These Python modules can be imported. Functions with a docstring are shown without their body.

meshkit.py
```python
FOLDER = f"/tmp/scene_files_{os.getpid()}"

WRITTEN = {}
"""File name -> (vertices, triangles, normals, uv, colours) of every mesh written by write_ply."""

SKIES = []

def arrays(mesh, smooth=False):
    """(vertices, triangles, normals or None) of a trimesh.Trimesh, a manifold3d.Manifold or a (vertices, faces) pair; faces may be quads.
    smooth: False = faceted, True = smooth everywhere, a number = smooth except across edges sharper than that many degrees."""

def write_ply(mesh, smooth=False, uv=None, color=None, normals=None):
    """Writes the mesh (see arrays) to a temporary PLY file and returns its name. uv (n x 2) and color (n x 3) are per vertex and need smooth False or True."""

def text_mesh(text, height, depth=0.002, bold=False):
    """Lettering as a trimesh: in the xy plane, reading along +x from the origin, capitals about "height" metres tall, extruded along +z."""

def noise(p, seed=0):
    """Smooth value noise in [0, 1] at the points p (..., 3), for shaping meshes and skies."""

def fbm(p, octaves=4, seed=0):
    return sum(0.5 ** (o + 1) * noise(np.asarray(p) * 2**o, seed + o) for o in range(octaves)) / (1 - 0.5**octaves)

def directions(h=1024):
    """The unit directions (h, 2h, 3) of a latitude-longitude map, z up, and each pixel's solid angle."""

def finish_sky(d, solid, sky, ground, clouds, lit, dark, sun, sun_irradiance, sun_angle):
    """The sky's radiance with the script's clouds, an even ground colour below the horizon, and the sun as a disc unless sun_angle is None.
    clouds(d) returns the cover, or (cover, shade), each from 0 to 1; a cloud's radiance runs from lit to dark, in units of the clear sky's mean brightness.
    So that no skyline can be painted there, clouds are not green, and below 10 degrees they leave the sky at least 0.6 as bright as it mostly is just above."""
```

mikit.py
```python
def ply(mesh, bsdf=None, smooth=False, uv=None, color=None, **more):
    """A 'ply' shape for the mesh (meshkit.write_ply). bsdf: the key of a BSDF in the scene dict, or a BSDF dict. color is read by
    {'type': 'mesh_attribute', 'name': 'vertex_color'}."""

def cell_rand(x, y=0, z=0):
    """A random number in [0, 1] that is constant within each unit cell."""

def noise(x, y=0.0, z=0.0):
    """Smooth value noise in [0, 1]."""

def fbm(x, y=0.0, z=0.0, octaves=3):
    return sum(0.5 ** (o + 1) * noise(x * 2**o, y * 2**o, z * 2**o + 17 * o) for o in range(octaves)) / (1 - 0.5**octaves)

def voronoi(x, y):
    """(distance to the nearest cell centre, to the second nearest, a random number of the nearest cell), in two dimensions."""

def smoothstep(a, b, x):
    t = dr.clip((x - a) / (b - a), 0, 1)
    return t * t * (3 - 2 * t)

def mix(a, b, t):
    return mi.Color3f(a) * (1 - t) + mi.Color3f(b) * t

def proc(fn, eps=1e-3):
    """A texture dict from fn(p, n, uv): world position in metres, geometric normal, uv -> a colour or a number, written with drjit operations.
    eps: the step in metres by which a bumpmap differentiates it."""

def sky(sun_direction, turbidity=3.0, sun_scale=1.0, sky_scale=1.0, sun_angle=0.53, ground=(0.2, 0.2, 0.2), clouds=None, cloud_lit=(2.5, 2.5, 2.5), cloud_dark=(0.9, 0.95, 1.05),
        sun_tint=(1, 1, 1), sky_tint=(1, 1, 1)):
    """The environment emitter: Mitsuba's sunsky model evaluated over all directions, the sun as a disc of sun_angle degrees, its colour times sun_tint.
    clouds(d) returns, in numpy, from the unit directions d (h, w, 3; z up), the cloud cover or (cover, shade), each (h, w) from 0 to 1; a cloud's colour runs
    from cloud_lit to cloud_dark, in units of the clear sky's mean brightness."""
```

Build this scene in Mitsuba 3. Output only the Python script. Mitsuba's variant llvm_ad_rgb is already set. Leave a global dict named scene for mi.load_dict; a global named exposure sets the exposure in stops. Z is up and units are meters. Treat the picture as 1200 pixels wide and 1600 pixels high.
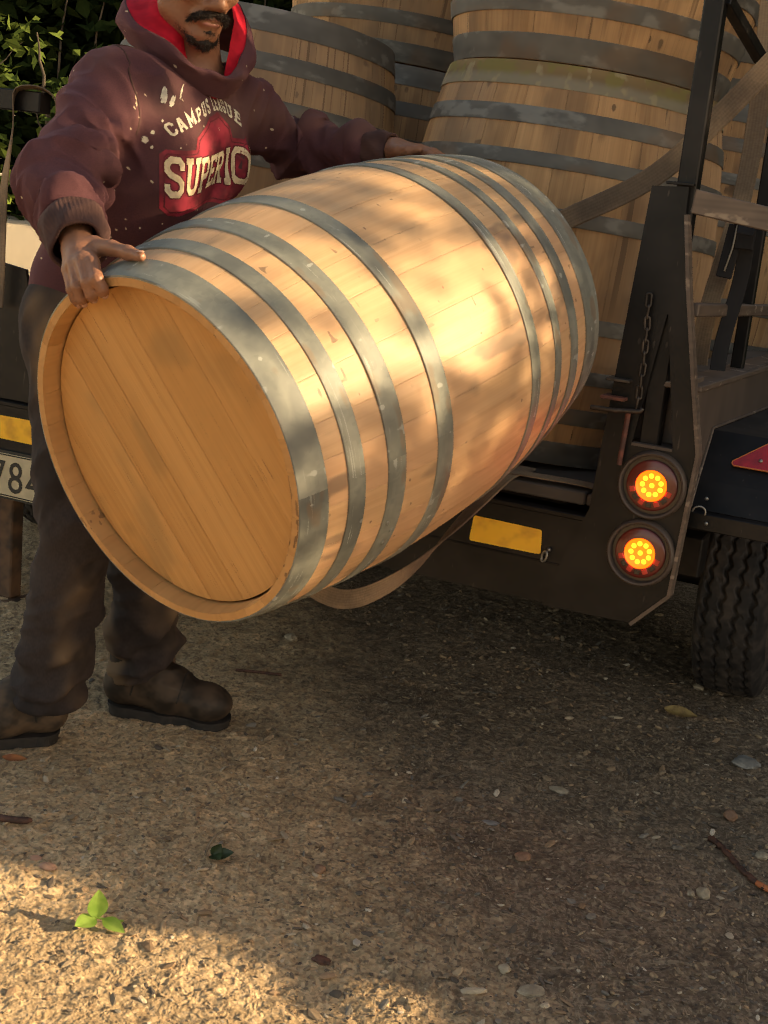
import math, numpy as np, trimesh, drjit as dr, mitsuba as mi, mikit, meshkit
import manifold3d as m3
from shapely.geometry import Polygon, LineString, MultiLineString, Point, box as sbox
from shapely import affinity
from shapely.ops import unary_union
from mikit import noise, fbm, voronoi, cell_rand, smoothstep, mix, proc

T = mi.ScalarTransform4f
scene, labels = {'type': 'scene'}, {}
rng = np.random.default_rng(11)

# ------------------------------------------------------------------ camera, sky, exposure
PITCH, ROLL = math.radians(14.9), math.radians(6.5)
EYE = np.array([0, 0, 1.35])
fwd = np.array([0, math.cos(PITCH), -math.sin(PITCH)])
rgt0, dwn0 = np.array([1.0, 0, 0]), np.cross(fwd, [1.0, 0, 0])
dwn = math.sin(ROLL) * rgt0 + math.cos(ROLL) * dwn0
scene['camera'] = {'type': 'perspective', 'fov': 2 * math.degrees(math.atan(600 / 2100)), 'fov_axis': 'x', 'near_clip': 0.05, 'far_clip': 900.0,
                   'to_world': T().look_at(origin=EYE.tolist(), target=(EYE + fwd).tolist(), up=(-dwn).tolist())}
SUN = np.array([0.93, -0.10, 0.36]); SUN /= np.linalg.norm(SUN)
scene['sky'] = mikit.sky(SUN.tolist(), turbidity=3, sun_scale=0.66, sky_scale=0.80, sun_angle=0.53, sun_tint=(0.97, 0.98, 0.96), sky_tint=(1.32, 0.905, 0.63), ground=(0.12, 0.09, 0.06))
exposure = 3.75

# ------------------------------------------------------------------ helpers
def tag(key, label=None, category=None, group=None, kind=None):
    d = labels.setdefault(key, {})
    for k, v in (('label', label), ('category', category), ('group', group), ('kind', kind)):
        if v: d[k] = v
    return key

used = {}
def num(name):
    n = used.get(name, -1) + 1
    used[name] = n
    return name if n == 0 else f'{name}_{n:03d}'

def add(key, mesh, bsdf, smooth=False, uv=None, color=None, **more):
    key = num(key)
    scene[key] = mikit.ply(mesh, bsdf, smooth=smooth, uv=uv, color=color, **more)
    return key

def V(*a): return np.array(a, float)
def unit(a): a = np.asarray(a, float); return a / np.linalg.norm(a)
def hull(pts): return trimesh.convex.convex_hull(np.asarray(pts, float))

def bx(lo, hi, ch=0.002):
    lo, hi = np.asarray(lo, float), np.asarray(hi, float)
    ch = min(ch, 0.3 * (hi - lo).min())
    pts = []
    for s in np.ndindex(2, 2, 2):
        c = np.where(s, hi, lo); d = np.where(s, -1, 1)
        for k in range(3):
            q = c + d * ch; q[k] = c[k]; pts.append(q)
    return hull(pts)

def bar(p, q, w, h, side=(0, 0, 1), ch=0.002):
    """Box from p to q, h across along 'side', w across the other way."""
    p, q = np.asarray(p, float), np.asarray(q, float)
    z = unit(q - p); x = np.cross(side, z); x = unit(x); y = np.cross(z, x)
    m = bx([-w / 2, -h / 2, 0], [w / 2, h / 2, np.linalg.norm(q - p)], ch)
    m.vertices = p + m.vertices @ np.array([x, y, z])
    return m

def tube(pts, r, sides=8, closed=False):
    p = np.asarray(pts, float); n = len(p)
    r = np.broadcast_to(r, (n,))
    t = (np.roll(p, -1, 0) - np.roll(p, 1, 0)) if closed else np.gradient(p, axis=0)
    t /= np.linalg.norm(t, axis=1, keepdims=True)
    a = np.cross(t[0], [0.3, 0.2, 0.9]); a /= np.linalg.norm(a)
    A = []
    for k in range(n):
        a = a - t[k] * (a @ t[k]); a /= np.linalg.norm(a); A.append(a)
    A = np.array(A); B = np.cross(t, A)
    th = np.arange(sides) * 2 * np.pi / sides
    v = (p[:, None] + r[:, None, None] * (np.cos(th)[None, :, None] * A[:, None] + np.sin(th)[None, :, None] * B[:, None])).reshape(-1, 3)
    f = []
    for i in range(n if closed else n - 1):
        for j in range(sides):
            a0, b0 = i * sides + j, i * sides + (j + 1) % sides
            c0, d0 = ((i + 1) % n) * sides + (j + 1) % sides, ((i + 1) % n) * sides + j
            f += [[a0, b0, c0], [a0, c0, d0]]
    if not closed:
        v = np.vstack([v, p[0], p[-1]])
        for j in range(sides):
            f += [[n * sides, (j + 1) % sides, j], [n * sides + 1, (n - 1) * sides + j, (n - 1) * sides + (j + 1) % sides]]
    return trimesh.Trimesh(v, np.array(f), process=False)

def spline(pts, n):
    from scipy.interpolate import CubicSpline
    p = np.asarray(pts, float); s = np.r_[0, np.cumsum(np.linalg.norm(np.diff(p, axis=0), axis=1))]
    return CubicSpline(s, p)(np.linspace(0, s[-1], n))

def ribbon(pts, wid, width, thick=0.003):
    """Webbing: a flat band along pts, wid = direction(s) across it."""
    p = np.asarray(pts, float); n = len(p)
    w = np.broadcast_to(np.asarray(wid, float), p.shape)
    t = np.gradient(p, axis=0); t /= np.linalg.norm(t, axis=1, keepdims=True)
    w = w - t * (w * t).sum(1, keepdims=True); w /= np.linalg.norm(w, axis=1, keepdims=True)
    nn = np.cross(t, w)
    prof = [(-.5, -.5), (-.46, .5), (0, .62), (.46, .5), (.5, -.5), (0, -.42)]
    rows = np.stack([p + w * (a * width) + nn * (b * thick) for a, b in prof], 1)
    m = len(prof); v = rows.reshape(-1, 3); f = []
    for i in range(n - 1):
        for j in range(m):
            a, b = i * m + j, i * m + (j + 1) % m
            f += [[a, b, b + m], [a, b + m, a + m]]
    for j in range(1, m - 1):
        f += [[0, j + 1, j], [(n - 1) * m, (n - 1) * m + j, (n - 1) * m + j + 1]]
    d = np.r_[0, np.cumsum(np.linalg.norm(np.diff(p, axis=0), axis=1))]
    uv = np.stack([np.repeat(d, m), np.tile([a * width for a, b in prof], n)], 1)
    return trimesh.Trimesh(v, np.array(f), process=False), uv

def lathe(prof, n=48):
    """Revolve (r, z) points round z; not closed at the axis unless r is 0."""
    prof = np.asarray(prof, float); th = np.arange(n) * 2 * np.pi / n
    v = np.stack([prof[:, None, 0] * np.cos(th), prof[:, None, 0] * np.sin(th), np.repeat(prof[:, 1:2], n, 1)], -1).reshape(-1, 3)
    f = []
    for i in range(len(prof) - 1):
        for j in range(n):
            a, b = i * n + j, i * n + (j + 1) % n
            f += [[a, b, b + n], [a, b + n, a + n]]
    return trimesh.Trimesh(v, np.array(f), process=False)

def place(mesh, o, x, y, z):
    m = mesh.copy(); m.vertices = np.asarray(o) + np.asarray(m.vertices) @ np.array([x, y, z]); return m

def extrude(poly, depth):
    polys = getattr(poly, 'geoms', [poly])
    return trimesh.util.concatenate([trimesh.creation.extrude_polygon(g, depth, engine='earcut') for g in polys])

def cat(ms): return trimesh.util.concatenate(ms)

# ------------------------------------------------------------------ materials
def rgb(c): return {'type': 'rgb', 'value': list(c)}
def two(b): return {'type': 'twosided', 'bsdf': b}
def principled(color, rough=0.6, metallic=0.0, **k):
    return {'type': 'principled', 'base_color': proc(color) if callable(color) else rgb(color), 'roughness': proc(rough) if callable(rough) else rough, 'metallic': metallic, **k}
def bump(fn, scale, b, eps=1e-3): return {'type': 'bumpmap', 'arbitrary': proc(fn, eps), 'scale': scale, 'bsdf': b}

def C3(x): return mi.Color3f(x)

def wood_grain(uv):
    s = dr.floor(uv.y); f = uv.y - s
    wav = 0.5 * noise(uv.x * 2.2, s * 3.1 + f * 1.5)
    a = noise(uv.x * 2.6 + s * 13.7, (f + 0.12 * wav) * 13.0 + s * 31.0)
    b = noise(uv.x * 14.0 + s * 5.1, f * 48.0 + s * 17.0)
    return s, f, a, b

def wood_new(p, n, uv):
    s, f, a, b = wood_grain(uv)
    r, r2 = cell_rand(s, 3), cell_rand(s, 8)
    c = mix((0.57, 0.370, 0.205), (0.46, 0.270, 0.135), dr.clip(0.55 * a + 0.25 * b + 0.22 * (r - 0.4), 0, 1))
    c = c * (0.96 + 0.08 * r2)
    pink = smoothstep(0.5, 0.9, noise(uv.x * 1.6 + s * 2.0, s * 5.0))
    c = mix(c, C3((0.52, 0.285, 0.17)), 0.35 * pink)
    st = smoothstep(0.60, 0.78, fbm(uv.x * 9.0, uv.y * 1.6, 3.0, 3)) * smoothstep(0.45, 0.65, noise(uv.x * 2.0, uv.y * 0.25, 9.0))
    c = mix(c, C3((0.19, 0.13, 0.09)), 0.68 * st)
    end = smoothstep(100.0, 101.0, uv.x)
    mark = smoothstep(0.78, 0.83, noise(uv.x * 150.0, uv.y * 6.0, 3.0)) * smoothstep(0.68, 0.78, noise(uv.y * 0.45, 7.0, 1.0))
    amber = mix((0.50, 0.275, 0.105), (0.39, 0.20, 0.07), dr.clip(0.4 * a + 0.7 * (r - 0.2), 0, 1))
    c = mix(c, mix(amber, C3((0.09, 0.05, 0.03)), 0.75 * mark), end)
    speck = (1 - end) * smoothstep(0.93, 0.97, noise(uv.x * 75.0, uv.y * 5.0, 5.0)) * smoothstep(.5, .7, noise(uv.x * 6.0, uv.y * .6, 2.0))
    c = mix(c, C3((0.10, 0.07, 0.05)), 0.6 * speck)
    return c

def head_new(p, n, uv):
    s, f, a, b = wood_grain(uv)
    r = cell_rand(s, 5)
    fine = noise(uv.x * 30.0, f * 120.0 + s * 7.0)
    c = mix((0.53, 0.285, 0.098), (0.40, 0.195, 0.056), dr.clip(0.5 * a + 0.25 * b + 0.15 * fine + 0.34 * (r - 0.45), 0, 1))
    st = smoothstep(0.58, 0.76, fbm(uv.x * 7.0, uv.y * 0.9, 4.0, 3))
    c = mix(c, C3((0.21, 0.135, 0.06)), 0.36 * st)
    dark = smoothstep(0.93, 0.97, noise(uv.x * 9.0, f * 90.0 + s * 40.0))
    return mix(c, C3((0.12, 0.06, 0.03)), 0.55 * dark)

def wood_old(p, n, uv):
    s, f, a, b = wood_grain(uv)
    r, r2 = cell_rand(s, 3), cell_rand(s, 8)
    c = mix((0.50, 0.302, 0.146), (0.32, 0.180, 0.083), dr.clip(0.55 * a + 0.3 * b + 0.5 * (r - 0.5), 0, 1))
    c = c * (0.88 + 0.20 * r2)
    st = smoothstep(0.46, 0.72, fbm(uv.x * 5.0, uv.y * 1.3, 3.0, 4))
    c = mix(c, C3((0.16, 0.10, 0.06)), 0.55 * st)
    nick = smoothstep(0.80, 0.90, noise(uv.x * 34.0, f * 5.0 + s * 3.0, 6.0)) * smoothstep(0.55, 0.7, noise(uv.x * 5.0, s * 1.7, 4.0))
    c = mix(c, C3((0.06, 0.04, 0.028)), 0.7 * nick)
    grey = smoothstep(0.50, 0.75, noise(uv.x * 1.7, uv.y * 0.3, 2.0))
    c = mix(c, C3((0.30, 0.21, 0.14)), 0.45 * grey)
    run = smoothstep(0.78, 0.88, noise(uv.x * 1.3 + s, f * 16.0 + s * 9.0)) * smoothstep(0.4, 0.6, noise(uv.x * 3.0, s * 2.0))
    return mix(c, C3((0.09, 0.055, 0.035)), 0.6 * run)

def wood_bump(p, n, uv):
    s, f, a, b = wood_grain(uv)
    return 0.5 * a + 0.5 * b + 0.4 * noise(uv.x * 40.0, f * 130.0 + s * 3.0)

def hoop_new(p, n, uv):
    a = fbm(uv.x * 24.0, uv.y * 24.0, 1.0, 3); b = noise(uv.x * 5.0, uv.y * 55.0, 3.0)
    sp = cell_rand(dr.floor(uv.x * 130.0 + 3.0 * noise(uv.x * 70, uv.y * 70)), dr.floor(uv.y * 130.0))
    c = mix((0.30, 0.298, 0.252), (0.145, 0.150, 0.132), dr.clip(0.50 * a + 0.45 * b + 0.15 * sp, 0, 1))
    drk = smoothstep(0.56, 0.72, fbm(uv.x * 9.0, uv.y * 12.0, 6.0, 3))
    c = mix(c, C3((0.10, 0.105, 0.10)), 0.65 * drk)
    scr = smoothstep(0.80, 0.90, noise(uv.x * 16.0, uv.y * 420.0, 2.0)) * smoothstep(0.45, 0.7, noise(uv.x * 7.0, uv.y * 20.0, 8.0))
    c = mix(c, C3((0.46, 0.47, 0.43)), 0.55 * scr)
    rst = smoothstep(0.66, 0.78, fbm(uv.x * 11.0, uv.y * 30.0, 14.0, 3))
    c = mix(c, C3((0.20, 0.13, 0.075)), 0.5 * rst)
    wh = smoothstep(0.80, 0.86, fbm(uv.x * 52.0, uv.y * 46.0, 9.0, 2))
    return mix(c, C3((0.50, 0.51, 0.47)), 0.45 * wh)

def hoop_old(p, n, uv):
    a = fbm(uv.x * 20.0, uv.y * 26.0, 1.0, 3); b = noise(uv.x * 4.0, uv.y * 60.0, 3.0)
    c = mix((0.185, 0.172, 0.150), (0.075, 0.071, 0.064), dr.clip(0.6 * a + 0.4 * b, 0, 1))
    wh = smoothstep(0.56, 0.78, fbm(uv.x * 16.0, uv.y * 34.0, 6.0, 4))
    c = mix(c, C3((0.33, 0.32, 0.29)), 0.42 * wh)
    ru = smoothstep(0.60, 0.75, fbm(uv.x * 6.0, uv.y * 8.0, 12.0, 3))
    return mix(c, C3((0.17, 0.105, 0.06)), 0.55 * ru)

def hoop_moss(p, n, uv):
    a = fbm(uv.x * 22.0, uv.y * 22.0, 1.0, 4); b = noise(uv.x * 5.0, uv.y * 40.0, 3.0)
    c = mix((0.25, 0.175, 0.085), (0.15, 0.105, 0.055), b)
    c = mix(c, C3((0.20, 0.165, 0.06)), smoothstep(0.46, 0.62, a))
    c = mix(c, C3((0.24, 0.215, 0.165)), 0.8 * smoothstep(0.026, 0.006, dr.abs(uv.y - 2.808 + 0.010 * (a - 0.5))))
    return mix(c, C3((0.33, 0.27, 0.16)), 0.7 * smoothstep(0.62, 0.74, fbm(uv.x * 40.0, uv.y * 30.0, 7.0, 3)))

def black_paint(p, n, uv):
    a = fbm(p.x * 9.0, p.y * 9.0, p.z * 9.0, 4); sc = noise(p.x * 160.0, p.y * 160.0, p.z * 30.0)
    c = mix((0.005, 0.0045, 0.005), (0.016, 0.013, 0.0125), smoothstep(0.35, 0.8, a))
    return mix(c, C3((0.10, 0.08, 0.065)), 0.5 * smoothstep(0.88, 0.96, sc) * smoothstep(0.4, 0.6, a))

def worn_steel(p, n, uv):
    a = fbm(p.x * 18.0, p.y * 18.0, p.z * 26.0, 4); st = noise(p.x * 6.0 + p.y * 6.0, p.z * 180.0)
    c = mix((0.17, 0.125, 0.095), (0.075, 0.055, 0.045), dr.clip(0.7 * a + 0.4 * st, 0, 1))
    return mix(c, C3((0.36, 0.28, 0.21)), 0.6 * smoothstep(0.62, 0.76, fbm(p.x * 30.0, p.y * 30.0, p.z * 50.0, 3)))

def dusty_panel(p, n, uv):
    a = fbm(p.x * 7.0, p.y * 7.0, p.z * 4.0, 4); r = noise(p.x * 28.0, p.y * 28.0, p.z * 2.0)
    c = mix((0.050, 0.038, 0.032), (0.115, 0.084, 0.066), dr.clip(0.8 * a + 0.3 * r - 0.1, 0, 1))
    return c

def floor_wood(p, n, uv):
    a = fbm(p.x * 8.0, p.y * 8.0, p.z * 8.0, 4)
    return mix((0.050, 0.040, 0.034), (0.105, 0.085, 0.07), a)

def webbing(p, n, uv):
    w = 0.5 + 0.5 * dr.sin(uv.y * 2 * math.pi / 0.0065); d = fbm(uv.x * 9.0, uv.y * 14.0, 2.0, 4)
    th = noise(uv.x * 500.0, uv.y * 200.0)
    c = mix((0.26, 0.180, 0.110), (0.13, 0.092, 0.062), smoothstep(0.3, 0.75, d))
    return c * (0.80 + 0.15 * w + 0.22 * th)

def rubber(p, n, uv):
    a = fbm(p.x * 22.0, p.y * 22.0, p.z * 22.0, 4)
    return mix((0.014, 0.012, 0.012), (0.052, 0.041, 0.034), smoothstep(0.35, 0.75, a))

def ground_col(p, n, uv):
    big = fbm(p.x * 1.3 + 4.0, p.y * 1.3, 1.0, 3)
    a = fbm(p.x * 14.0, p.y * 14.0, 2.0, 4); b = fbm(p.x * 90.0, p.y * 90.0, 3.0, 3)
    tan_ = mix((0.52, 0.375, 0.220), (0.33, 0.225, 0.125), dr.clip(0.5 * a + 0.6 * b - 0.05, 0, 1))
    gry = mix((0.24, 0.178, 0.120), (0.095, 0.068, 0.046), dr.clip(0.45 * a + 0.7 * b - 0.05, 0, 1))
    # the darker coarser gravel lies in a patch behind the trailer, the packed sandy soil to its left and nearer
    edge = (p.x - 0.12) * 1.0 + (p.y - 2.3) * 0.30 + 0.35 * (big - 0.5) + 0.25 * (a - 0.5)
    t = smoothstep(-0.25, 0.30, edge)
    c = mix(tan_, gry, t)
    v1, v2, vr = voronoi(p.x * 70.0, p.y * 70.0)
    c = c * (0.80 + 0.40 * vr) 
    w1, w2, wr = voronoi(p.x * 190.0 + noise(p.x * 60, p.y * 60), p.y * 190.0)
    c = c * (0.74 + 0.52 * wr) * (0.72 + 0.56 * fbm(p.x * 3.2, p.y * 6.5, 5.0, 3))
    fl = smoothstep(0.70, 0.80, noise(p.x * 210.0 + 40.0 * noise(p.x * 9.0, p.y * 9.0), p.y * 120.0, 4.0))
    c = mix(c, C3((0.50, 0.40, 0.27)), 0.28 * fl)
    dk = smoothstep(0.70, 0.82, noise(p.x * 150.0, p.y * 110.0, 8.0))
    c = mix(c, C3((0.06, 0.048, 0.038)), 0.5 * dk)
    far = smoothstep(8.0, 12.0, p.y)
    return mix(c, C3((0.36, 0.30, 0.22)), far)

def ground_bump(p, n, uv):
    v1, v2, vr = voronoi(p.x * 75.0, p.y * 75.0)
    return 0.25 * vr + 1.1 * fbm(p.x * 120.0 + 3.0 * noise(p.x * 30.0, p.y * 30.0), p.y * 120.0, 1.0, 4)

def mottled(c1, c2, f, lo=0.3, hi=0.7, octs=4):
    def fn(p, n, uv): return mix(c1, c2, smoothstep(lo, hi, fbm(p.x * f, p.y * f, p.z * f, octs)))
    return fn

M = scene
M['oak'] = two(bump(wood_bump, 0.0005, principled(wood_new, 0.50, specular=0.38)))
M['oak_head'] = two(bump(wood_bump, 0.0004, principled(head_new, 0.50, specular=0.35)))
M['old_oak'] = two(bump(wood_bump, 0.0009, principled(wood_old, 0.72, specular=0.25)))
M['hoop_steel'] = two(principled(hoop_new, 0.56, 0.22, specular=0.4))
M['old_hoop'] = two(principled(hoop_old, 0.62, 0.25, specular=0.4))
M['mossy_hoop'] = two(principled(hoop_moss, 0.85, 0.0, specular=0.2))
M['black_steel'] = two(principled(black_paint, 0.44, specular=0.28))
M['worn_rail'] = two(principled(worn_steel, 0.55, 0.2))
M['dusty_steel'] = two(principled(dusty_panel, 0.6))
M['bed_wood'] = two(principled(floor_wood, 0.8))
M['strap_web'] = two(principled(webbing, 0.88))
M['black_web'] = two(principled((0.012, 0.011, 0.013), 0.8))
M['tyre_rubber'] = two(principled(rubber, 0.75))
M['steel'] = two(principled((0.30, 0.28, 0.25), 0.38, 0.8))
M['dark_chain'] = two(principled(mottled((0.10, 0.08, 0.065), (0.035, 0.028, 0.024), 60), 0.5, 0.5))
M['rust_red'] = two(principled(mottled((0.16, 0.055, 0.035), (0.06, 0.03, 0.025), 50), 0.7))
M['amber_reflector'] = two(principled(mottled((0.95, 0.50, 0.012), (0.72, 0.34, 0.012), 22, 0.45, 0.75), 0.35, specular=0.6, clearcoat=0.4))
M['red_reflector'] = two(principled(mottled((0.36, 0.012, 0.022), (0.26, 0.010, 0.018), 60), 0.3, clearcoat=0.5))
M['orange_edge'] = two(principled((0.55, 0.16, 0.04), 0.5))
M['plate_white'] = two(principled(mottled((0.56, 0.47, 0.30), (0.46, 0.38, 0.24), 26), 0.5))
M['plate_black'] = two(principled((0.018, 0.018, 0.016), 0.5))
M['lamp_red'] = {'type': 'principled', 'base_color': rgb((0.11, 0.008, 0.004)), 'roughness': 0.18, 'clearcoat': 0.8, 'specular': 0.6}
M['lamp_dark'] = two(principled((0.018, 0.008, 0.006), 0.3, clearcoat=0.5))
M['lamp_amber'] = two(principled((0.16, 0.035, 0.003), 0.35, clearcoat=0.5))
M['red_facet'] = two(principled((0.55, 0.022, 0.010), 0.2, clearcoat=0.8))

# ------------------------------------------------------------------ ground: one sheet, fine where the camera looks
def axis_pts(lo, hi, step, far):
    out = [lo]
    s = step
    while out[-1] > -far: s *= 1.35; out.append(out[-1] - s)
    left = out[::-1]; right = [hi]; s = step
    while right[-1] < far: s *= 1.35; right.append(right[-1] + s)
    return np.r_[left, np.arange(lo + step, hi - step / 2, step), right]

gx, gy = axis_pts(-1.05, 1.45, 0.0065, 400), axis_pts(1.6, 4.3, 0.0065, 400)
GX, GY = np.meshgrid(gx, gy, indexing='ij')
def ground_z(x, y):
    p = np.stack([x, y, np.zeros_like(x)], -1)
    near = np.clip(1.5 - np.maximum(np.maximum(-1.05 - x, x - 1.45), np.maximum(1.6 - y, y - 4.3)) * 6, 0, 1)
    z = 0.020 * (meshkit.fbm(p * 1.7, 2, 3) - 0.5) + 0.008 * (meshkit.fbm(p * 7.0, 3, 4) - 0.5)
    f = 0.010 * (meshkit.fbm(p * 36.0, 3, 5) - 0.5) + 0.0045 * (meshkit.noise(p * 95.0, 6) - 0.5)
    return (z + f * near) * np.clip(1.2 - np.hypot(x, y - 3) / 40, 0, 1) - 0.004
GZ = ground_z(GX, GY)
ny = len(gy); ii, jj = np.meshgrid(np.arange(len(gx) - 1), np.arange(ny - 1), indexing='ij')
q = np.stack([ii * ny + jj, (ii + 1) * ny + jj, (ii + 1) * ny + jj + 1, ii * ny + jj + 1], -1).reshape(-1, 4)
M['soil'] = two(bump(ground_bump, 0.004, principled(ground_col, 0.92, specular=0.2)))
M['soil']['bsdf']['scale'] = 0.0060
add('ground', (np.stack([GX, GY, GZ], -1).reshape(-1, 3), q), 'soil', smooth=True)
tag('ground', 'packed brown gravel ground strewn with small stones and chips', 'ground', kind='structure')

def stones(pts, size, flat, elong, cols):
    """Many irregular little stones and chips as one mesh with a colour each."""
    ico = trimesh.creation.icosahedron(); n = len(pts)
    base = np.asarray(ico.vertices)
    v = base[None] * (1 + 0.45 * (rng.random((n, 12, 1)) - 0.5))
    v = v * np.stack([size * elong, size, size * flat], -1)[:, None]
    az, tl, tx = rng.random(n) * 6.283, (rng.random(n) - 0.5) * 0.9, (rng.random(n) - 0.5) * 0.9
    def rot(v, a, i, j):
        c, s = np.cos(a)[:, None], np.sin(a)[:, None]; w = v.copy()
        w[..., i] = c * v[..., i] - s * v[..., j]; w[..., j] = s * v[..., i] + c * v[..., j]; return w
    v = rot(rot(rot(v, tl, 0, 2), tx, 1, 2), az, 0, 1) + pts[:, None]
    f = (np.asarray(ico.faces)[None] + 12 * np.arange(n)[:, None, None]).reshape(-1, 3)
    return trimesh.Trimesh(v.reshape(-1, 3), f, process=False), np.repeat(cols, 12, 0)

M['stone_mix'] = two({'type': 'principled', 'base_color': {'type': 'mesh_attribute', 'name': 'vertex_color'}, 'roughness': 0.85, 'specular': 0.25})
n = 17000
px = rng.uniform(-1.0, 1.4, n * 3); py = 1.6 + 2.6 * rng.random(n * 3) ** 1.25
keep = (np.abs(px) < 0.33 * py + 0.15) & (meshkit.fbm(np.stack([px * 2.2, py * 2.2, 0 * px], -1), 3, 9) + .25 * (px > .05) > .30 + .4 * rng.random(n * 3)); px, py = px[keep][:n], py[keep][:n]; n = len(px)
sz = np.exp(rng.normal(-6.15, 0.55, n)); sz = np.clip(sz, 0.0010, 0.0090)
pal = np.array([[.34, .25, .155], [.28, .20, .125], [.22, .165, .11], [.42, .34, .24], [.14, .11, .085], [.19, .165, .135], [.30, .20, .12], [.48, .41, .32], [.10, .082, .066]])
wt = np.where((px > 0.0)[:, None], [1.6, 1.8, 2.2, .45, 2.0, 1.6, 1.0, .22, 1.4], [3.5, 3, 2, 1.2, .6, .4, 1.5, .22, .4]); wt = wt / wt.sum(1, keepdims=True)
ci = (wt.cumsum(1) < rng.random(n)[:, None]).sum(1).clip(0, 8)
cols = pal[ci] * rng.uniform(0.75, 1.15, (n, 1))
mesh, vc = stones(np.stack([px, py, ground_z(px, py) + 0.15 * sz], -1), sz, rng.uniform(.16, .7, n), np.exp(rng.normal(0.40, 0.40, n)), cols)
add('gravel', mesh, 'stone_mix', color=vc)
tag('gravel', 'loose small stones and bark chips over the packed ground', 'gravel', kind='stuff')

# ------------------------------------------------------------------ barrels
def frame(ax):
    ax = unit(ax); e1 = np.cross(ax, [0, 0, 1.0])
    e1 = unit(e1 if np.linalg.norm(e1) > 0.2 else np.cross(ax, [0, 1.0, 0])); return e1, np.cross(ax, e1), ax

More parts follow.
